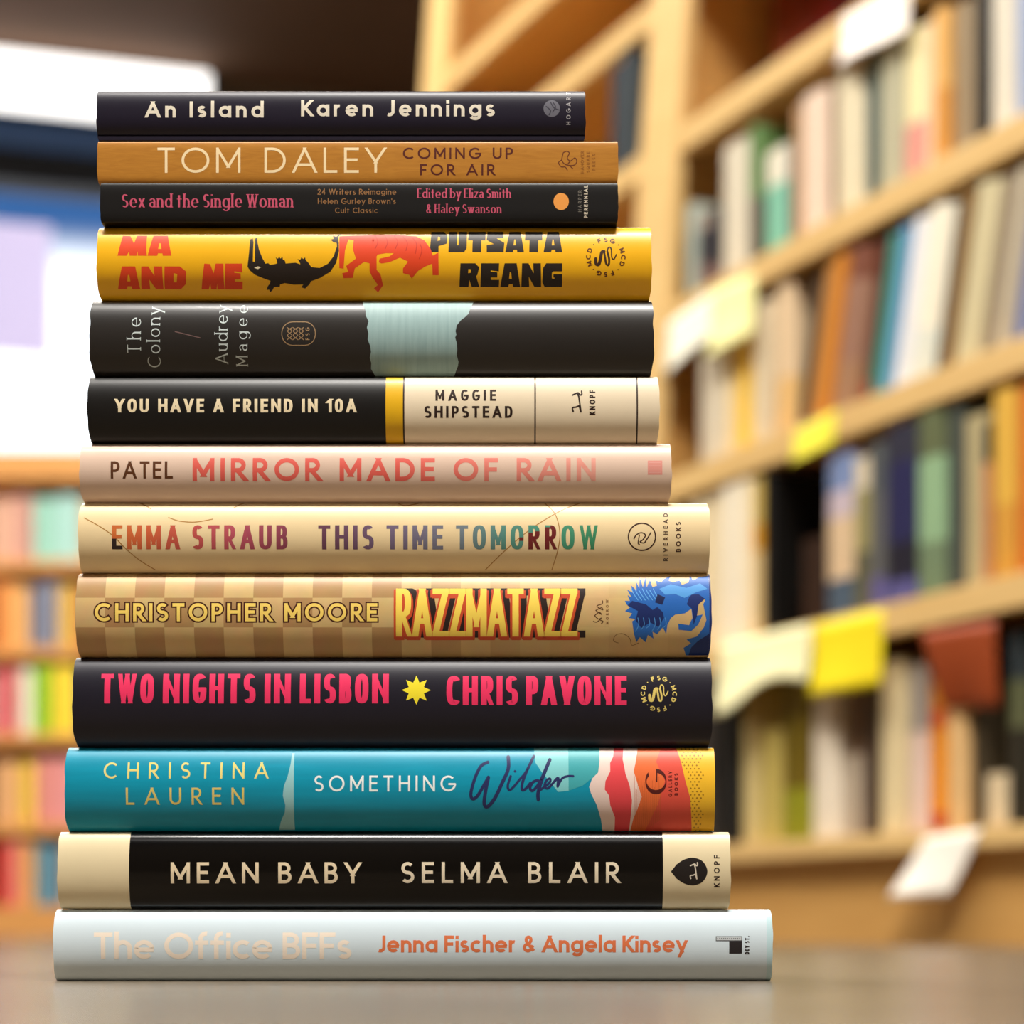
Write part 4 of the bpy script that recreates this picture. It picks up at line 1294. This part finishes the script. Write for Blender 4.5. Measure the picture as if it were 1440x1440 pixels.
def rainbow(x, y):
    if (x - 126) ** 2 / 1.0 < (y - 715) ** 2 * 0.62 and x < 176 and y > 748:
        return (44, 30, 26)
    if 733 < x < 784 and y > 1030 - 0.37 * x:
        return (112, 30, 30)
    for (xa, ca), (xb, cb) in zip(RAIN, RAIN[1:]):
        if x <= xb:
            f = round(6 * max(0, (x - xa)) / (xb - xa)) / 6
            return tuple(int(p + f * (q - p)) for p, q in zip(ca, cb))
    return RAIN[-1][1]


b.text('author_lettering', 'EMMA STRAUB', 158.5, 405, 739, 772.8, .185, rainbow, cond=.52, wy=.15, p=2.6, space=1.0)
b.text('title_lettering', 'THIS TIME TOMORROW', 448, 841, 739, 773, .185, rainbow, cond=.54, wy=.15, p=2.6, space=1.0)
GOLD = (176, 126, 56)
for pts in (P(100, 700, k, [(60, 90), (125, 125), (190, 170), (240, 222), (300, 275), (365, 318)]), P(100, 700, k, [(285, 22), (320, 34), (350, 50)]),
            P(100, 700, k, [(430, 88), (480, 104), (550, 108), (625, 95)]), P(100, 700, k, [(715, 46), (738, 32), (770, 22)]),
            R_([(20, 22), (60, 36), (130, 24)]), R_([(670, 20), (720, 70), (742, 150), (735, 225), (708, 318)]), R_([(850, 20), (770, 48), (690, 90), (600, 150), (500, 235), (415, 318)])):
    b.line('cover_art', pts, 1.3, GOLD, 1)
b.line('publisher_logo', [(902.4 + 19 * math.cos(math.radians(a)), 755.3 + 19 * math.sin(math.radians(a))) for a in range(0, 360, 15)], 1.9, (60, 30, 18), closed=True)
b.line('publisher_logo', R_([(1068, 182), (1078, 165), (1100, 155), (1118, 165), (1108, 185), (1095, 195), (1112, 200), (1122, 188), (1142, 155)]), 1.7, (60, 30, 18))
b.line('publisher_logo', R_([(1092, 165), (1086, 200), (1092, 206)]), 1.5, (60, 30, 18))
b.text('publisher_logo', 'RIVERHEAD', 932.7, 939, 722, 789.5, .22, (66, 36, 22), up=True, cond=.8)
b.text('publisher_logo', 'BOOKS', 950, 957, 734.5, 776.7, .22, (66, 36, 22), up=True, cond=.8)
b.finish()

# ---- blush hardcover
b = StackBook('hardcover_book', 'blush pink glossy hardcover with coral letters', 113, 944, BOUND[6], BOUND[7], 0.15, 0.0048)
b.body([(944, mat((226, 198, 178), 0.26, 0.35, 0.04, 25))], 0.0004)


def coral(x, y):
    f = round(8 * min(1, max(0, (x - 560) / 280))) / 8
    return tuple(int(p + f * (q - p)) for p, q in zip((224, 96, 84), (232, 160, 144)))


b.text('author_lettering', 'PATEL', 156.7, 244, 649, 673.4, .15, (92, 50, 18), cond=.72)
b.text('title_lettering', 'MIRROR MADE OF RAIN', 271.7, 837.5, 644.5, 676.8, .19, coral, cond=.88, space=1.25)
b.poly('publisher_logo', [(910.5, 648), (931, 648), (931, 668), (910.5, 668)], (226, 150, 138), 1)
for i in range(4):
    b.poly('publisher_logo', [(912.5, 650.5 + 4.6 * i), (929, 650.5 + 4.6 * i), (929, 651.3 + 4.6 * i), (912.5, 651.3 + 4.6 * i)], (232, 172, 160), 2)
b.finish()

# ---- black and cream hardcover with a yellow band
b = StackBook('hardcover_book', 'half black, half cream hardcover with a yellow band between', 124, 927, BOUND[5], BOUND[6], 0.15, 0.0040)
blk = mat((17, 15, 14), 0.38, 0.0, 0.02, spec=0.35)
crm = mat((236, 220, 190), 0.4, 0.05, 0.02)
lnm = mat((44, 26, 16), 0.45, 0, 0.0)
b.body([(542.6, blk), (566.8, mat((234, 182, 20), 0.4, 0.05, 0.02)), (569, lnm), (751.4, crm), (753.6, lnm), (894.7, crm), (896.8, lnm), (927, crm)], 0.0004)
b.text('title_lettering', 'YOU HAVE A FRIEND IN 10A', 162.7, 501.6, 561.2, 580.3, .225, (242, 226, 188), cond=.68, wy=.19, p=2.5, space=1.3)
b.text('author_lettering', 'MAGGIE', 612.6, 697.7, 548.4, 564, .21, (44, 24, 14), cond=.72, wy=.18, p=2.5)
b.text('author_lettering', 'SHIPSTEAD', 597, 720.7, 571.4, 588, .21, (44, 24, 14), cond=.72, wy=.18, p=2.5)
borzoi(b, lambda x, y: (813 + x * 13, 567 + y * 14), 2.2, (44, 24, 14))
b.text('publisher_logo', 'KNOPF', 828.6, 837, 549, 584, .22, (44, 24, 14), up=True, cond=.56)
b.finish()

# ---- charcoal hardcover with torn blue paper
b = StackBook('hardcover_book', 'charcoal hardcover with a torn pale blue patch across its spine', 127, 919, BOUND[4], BOUND[5], 0.148, 0.0050)
b.body([(919, mat((40, 37, 35), 0.34, 0.05, 0.03, spec=0.4))], 0.0006)
edge_r = P(520, 310, 3.512, [(525, 384), (495, 440), (488, 462), (470, 480), (452, 492), (430, 520), (424, 548), (428, 565), (422, 580), (430, 606), (432, 640), (430, 668), (438, 700), (435, 720), (415, 775)])
edge_l = P(120, 310, 3.512, [(1430, 775), (1410, 735), (1412, 705), (1405, 680), (1412, 650), (1408, 620), (1396, 590), (1400, 560), (1392, 530), (1400, 500), (1385, 470), (1385, 450), (1372, 420), (1364, 384)])
b.poly('cover_art', edge_r + edge_l, streaky('torn_blue_paper', (168, 198, 196), (132, 164, 166), (700, 10, 60), 0.5, 0.3), 1)
SV = (204, 216, 216)
b.text('title_lettering', 'The', 180, 199, 447, 496.5, .105, SV, up=True, cond=.85, wy=.045, serif=.07, two_storey=True)
b.text('title_lettering', 'Colony', 207.7, 226, 432, 517, .105, SV, up=True, cond=.85, wy=.045, serif=.05, two_storey=True)
b.text('author_lettering', 'Audrey', 303, 320.7, 429.6, 512, .105, SV, up=True, cond=.85, wy=.045, serif=.05, two_storey=True)
b.text('author_lettering', 'Magee', 332, 348.6, 429.6, 515, .105, SV, up=True, cond=.85, wy=.045, serif=.05, two_storey=True)
b.line('title_lettering', [(246.7, 466.6), (283, 475.7)], 1.3, (116, 90, 88), smooth=False)
LG = (158, 128, 92)
rr = []
for cx_, cy_, a0 in ((429, 468, -90), (429, 471, 0), (412, 471, 90), (412, 468, 180)):
    rr += [(cx_ + 15 * math.cos(math.radians(a0 + a)), cy_ + 15 * math.sin(math.radians(a0 + a))) for a in range(0, 91, 18)]
b.line('publisher_logo', rr + [rr[0]], 1.2, LG, smooth=False)
for i in range(3):
    x = 408 + i * 8
    b.line('publisher_logo', [(x - 3.4, 461), (x + 3, 466), (x - 3, 472), (x + 3.4, 478)], 1.1, LG)
    b.line('publisher_logo', [(x + 3.4, 461), (x - 3, 466), (x + 3, 472), (x - 3.4, 478)], 1.1, LG)
b.text('publisher_logo', 'FSG', 430.2, 436, 461, 478.6, .2, LG, up=True, cond=.7)
b.finish()

# ---- yellow hardcover with crocodile
b = StackBook('hardcover_book', 'yellow hardcover with a black crocodile and a red tiger', 137, 916, BOUND[3], BOUND[4], 0.145, 0.0050)
YB = (250, 188, 24)
b.body([(916, mat(YB, 0.34, 0.1, 0.03))], 0.0004)
RED = (232, 70, 28)
BLK = (36, 26, 20)
BLOCK = {   # chunky cut-paper capitals: outline, holes
    'M': (1.15, [(0, 0), (.16, 1), (.42, .98), (.56, .62), (.66, 1), (1.0, 1), (1.0, .3), (1.02, 0), (.70, 0), (.70, .22), (.66, 0), (.42, 0), (.40, .22), (.32, 0)], []),
    'A': (.95, [(0, 0), (.22, 1), (.82, 1), (1, 0), (.64, 0), (.62, .12), (.44, .12), (.40, 0)], [[(.44, .34), (.58, .34), (.54, .62), (.48, .62)]]),
    'N': (.95, [(0, 0), (.04, 1), (.36, 1), (.62, .58), (.60, 1), (.98, 1), (1, 0), (.66, 0), (.38, .42), (.40, 0)], []),
    'D': (.95, [(0, 0), (.03, 1), (.72, 1), (1, .78), (.97, .22), (.74, 0)], [[(.42, .30), (.56, .30), (.60, .66), (.44, .70)]]),
    'E': (.9, [(0, 0), (.05, 1), (1, 1), (.98, .66), (.55, .70), (.55, .64), (.9, .62), (.9, .40), (.56, .40), (.56, .30), (1, .30), (.98, 0)], []),
    'P': (.9, [(0, 0), (.08, 1), (.8, 1), (1, .8), (.96, .42), (.5, .30), (.5, 0)], [[(.44, .56), (.58, .58), (.58, .74), (.46, .76)]]),
    'U': (.95, [(0, 0), (.04, 1), (.46, 1), (.46, .34), (.54, .34), (.56, 1), (1, 1), (.98, .2), (.84, 0)], []),
    'T': (.9, [(.24, 0), (.26, .58), (0, .58), (.02, 1), (1, 1), (.98, .58), (.76, .58), (.74, 0)], []),
    'S': (.9, [(0, 0), (0, .36), (.4, .40), (0, .60), (.04, 1), (.95, 1), (.95, .70), (.56, .68), (1, .46), (.96, 0)], []),
    'R': (.95, [(0, 0), (.06, 1), (.80, 1), (1, .82), (.9, .50), (.84, .46), (1, 0), (.62, 0), (.50, .30), (.46, 0)], [[(.44, .58), (.58, .60), (.58, .74), (.46, .76)]]),
    'G': (.95, [(.12, 0), (0, .2), (.04, .8), (.2, 1), (1, 1), (1, .66), (.56, .66), (.48, .60), (.48, .36), (.62, .34), (.62, .40), (.56, .40), (.56, .54), (1, .54), (1, 0)], []),
}


def block(part, s, x0, x1, y0, y1, col):
    tot = sum(BLOCK[c][0] for c in s)
    gap = 0.05
    unit = (x1 - x0) / (tot + gap * (len(s) - 1))
    x = x0
    H = y1 - y0
    for c in s:
        w, out, holes = BLOCK[c]
        ww = w * unit
        mp = lambda q: (x + q[0] * ww / 1.0, y1 - q[1] * H)
        b.poly(part, [mp(q) for q in out], col, 1)
        for h in holes:
            b.poly(part, [mp(q) for q in h], YB, 2)
        x += ww + gap * unit


block('title_lettering', 'MA', 166.4, 242, 332, 360, RED)
block('title_lettering', 'AND', 165.6, 262.4, 375, 407, RED)
block('title_lettering', 'ME', 283, 341.5, 371, 407.4, RED)
block('author_lettering', 'PUTSATA', 604.6, 790.5, 326.5, 355, BLK)
block('author_lettering', 'REANG', 646, 790.5, 370.6, 404, BLK)
k = 3.512
L_ = lambda pts: P(120, 310, k, pts)
R_ = lambda pts: P(520, 310, k, pts)
b.poly('crocodile_art', L_([(815, 95), (828, 90), (832, 110), (830, 205), (840, 205), (840, 110), (838, 92), (850, 86), (852, 110), (860, 145), (876, 185), (892, 215), (905, 212), (915, 220), (932, 218), (950, 214), (948, 197), (942, 183), (954, 190), (960, 178), (966, 190), (976, 180), (978, 195), (988, 200), (992, 214), (1040, 210), (1064, 218), (1060, 205), (1050, 192), (1064, 195), (1070, 182), (1078, 192), (1088, 183), (1090, 197), (1102, 208), (1118, 232), (1160, 236), (1200, 215), (1228, 178), (1244, 130), (1242, 112), (1228, 110), (1211, 96), (1227, 92), (1222, 76), (1238, 82), (1260, 68), (1248, 86), (1253, 112), (1254, 152), (1241, 210), (1212, 254), (1160, 286), (1115, 302), (1108, 316), (1085, 338), (1066, 332), (1076, 318), (1030, 319), (985, 311), (962, 318), (960, 329), (932, 330), (924, 345), (912, 356), (906, 343), (894, 346), (900, 328), (912, 312), (915, 300), (880, 287), (840, 270), (815, 248), (804, 230), (811, 160)]), BLK, 2)
b.poly('crocodile_art', L_([(836, 235), (855, 228), (870, 233), (855, 242)]), (240, 226, 190), 3)
b.poly('cover_art', L_([(1255, 80), (1300, 77), (1440, 74), (1440, 250), (1425, 232), (1410, 215), (1380, 205), (1332, 238), (1322, 285), (1276, 287), (1270, 262), (1300, 255), (1290, 226), (1338, 190), (1322, 142), (1326, 100), (1300, 95), (1284, 150), (1277, 240), (1256, 236)]), RED, 1)
b.poly('cover_art', R_([(0, 73), (60, 71), (170, 75), (230, 80), (270, 100), (300, 140), (312, 175), (340, 160), (341, 272), (311, 272), (309, 215), (272, 230), (240, 250), (208, 289), (195, 270), (165, 262), (165, 238), (190, 205), (150, 185), (100, 207), (60, 214), (46, 208), (50, 190), (100, 178), (120, 163), (80, 163), (40, 170), (25, 200), (30, 240), (54, 268), (66, 322), (40, 357), (20, 337), (40, 320), (12, 280), (0, 250)]), RED, 1)
STRIPE = (206, 50, 18)
for pts in ([(30, 80), (40, 110), (28, 140)], [(75, 78), (88, 108), (78, 140)], [(120, 78), (138, 106), (128, 140)], [(165, 82), (186, 112), (180, 150)], [(212, 88), (232, 120), (226, 165)], [(250, 120), (258, 150), (246, 190)]):
    b.line('cover_art', R_(pts), 1.4, STRIPE, 2)
LG = (96, 46, 12)
b.ring_text('publisher_logo', 'FSG.MCD.FSG.MCD.', 851.7, 362, 24.5, 6.8, .24, LG, 112)
squiggle(b, 852, 362, 14.5, (62, 34, 14))
b.finish()

# ---- black paperback
b = StackBook('paperback_book', 'black paperback with raspberry letters and an orange dot', 142, 869, BOUND[2], BOUND[3], 0.135, 0.0010, 3.4)
b.body([(869, mat((15, 13, 13), 0.42, 0.0, 0.03, spec=0.3))], 0.0002, paper=True, thick=0.0004)
RB = (208, 84, 114)
BRN = (154, 110, 66)
b.text('title_lettering', 'Sex and the Single Woman', 172.7, 412.7, 273.5, 292, .15, RB, cond=.62, wy=.055, p=2.3, serif=.05, two_storey=True, space=.7)
b.text('subtitle_lettering', '24 Writers Reimagine', 447, 557.6, 266, 274.2, .14, BRN, cond=.84, space=1.2)
b.text('subtitle_lettering', "Helen Gurley Brown's", 447.5, 557, 279.2, 287.2, .14, BRN, cond=.84, space=1.2)
b.text('subtitle_lettering', 'Cult Classic', 471.7, 531.4, 292.4, 300.2, .14, BRN, cond=.84, space=1.2)
b.text('author_lettering', 'Edited by Eliza Smith', 587, 718.5, 265.8, 278.8, .15, RB, cond=.62, wy=.055, p=2.3, serif=.05, two_storey=True, space=.7)
b.text('author_lettering', '& Haley Swanson', 599.7, 705, 287.6, 300.2, .15, RB, cond=.62, wy=.055, p=2.3, serif=.05, two_storey=True, space=.7)
b.disc('publisher_logo', 789, 283.8, 10.8, 12, (246, 164, 76))
b.text('publisher_logo', 'HARPER', 812.7, 817.6, 268, 298.5, .2, (112, 108, 100), up=True, cond=.8)
b.text('publisher_logo', 'PERENNIAL', 821, 826.3, 261, 307, .22, (216, 206, 186), up=True, cond=.8)
b.finish()

# ---- brown paperback
b = StackBook('paperback_book', 'golden brown paperback with thin cream capitals', 138, 869, BOUND[1], BOUND[2], 0.135, 0.0009, 3.6)
gold = streaky('golden_print', (206, 144, 54), (170, 108, 30), (60, 20, 420), 0.4, 2.5)
b.body([(869, gold)], 0.0002, paper=True, thick=0.0004)
b.text('author_lettering', 'TOM DALEY', 222.5, 543, 208, 243.4, .105, (255, 232, 184), cond=1.0, space=1.6)
b.text('title_lettering', 'COMING UP', 567, 721.5, 208, 224, .16, (88, 26, 14), cond=.95, space=1.5)
b.text('title_lettering', 'FOR AIR', 591, 696, 231.2, 247, .16, (88, 26, 14), cond=.95, space=1.5)
LG = (110, 50, 12)
for pts in ([(955, 370), (972, 362), (985, 372), (975, 395), (990, 410), (1012, 395), (1022, 412), (1010, 430), (985, 432), (962, 425), (948, 405), (955, 370)],
            [(948, 405), (932, 418), (945, 438), (965, 440), (975, 455)], [(985, 432), (1002, 448)], [(990, 410), (978, 425)]):
    b.line('publisher_logo', P(520, 110, 3.512, pts), 1.4, LG)
FA = (150, 92, 24)
b.text('publisher_logo', 'HANOVER', 816.4, 821, 213, 244, .2, FA, up=True, cond=.8)
b.text('publisher_logo', 'SQUARE', 824.6, 829, 214, 243, .2, FA, up=True, cond=.8)
b.text('publisher_logo', 'PRESS', 832.6, 837, 217, 240, .2, FA, up=True, cond=.8)
b.finish()

# ---- topmost: dark indigo hardcover
b = StackBook('hardcover_book', 'dark indigo hardcover with white letters, topmost of the stack', 137, 823, BOUND[0], BOUND[1], 0.125, 0.0030, 2.4, lip=0.0019)
b.body([(823, mat((24, 18, 38), 0.38, 0.0, 0.05, 40, spec=0.35))], 0.0004)
WH = (240, 232, 212)
b.text('title_lettering', 'An Island', 205.4, 371.5, 143, 165.6, .195, WH, cond=.86, space=1.2)
b.text('author_lettering', 'Karen Jennings', 424, 695.7, 141, 164, .195, WH, cond=.86, space=1.2)
b.disc('publisher_logo', 775.7, 153, 11.5, 11.8, (104, 104, 116))
for pts in ([(768, 150), (774, 156), (772, 162)], [(774, 144), (779, 152), (786, 155)], [(777, 158), (781, 151), (778, 145)]):
    b.line('publisher_logo', pts, 1.5, (54, 52, 66), 2)
b.text('publisher_logo', 'HOGARTH', 796.2, 802.3, 122, 176, .19, (170, 168, 172), up=True, cond=.8)
b.finish()
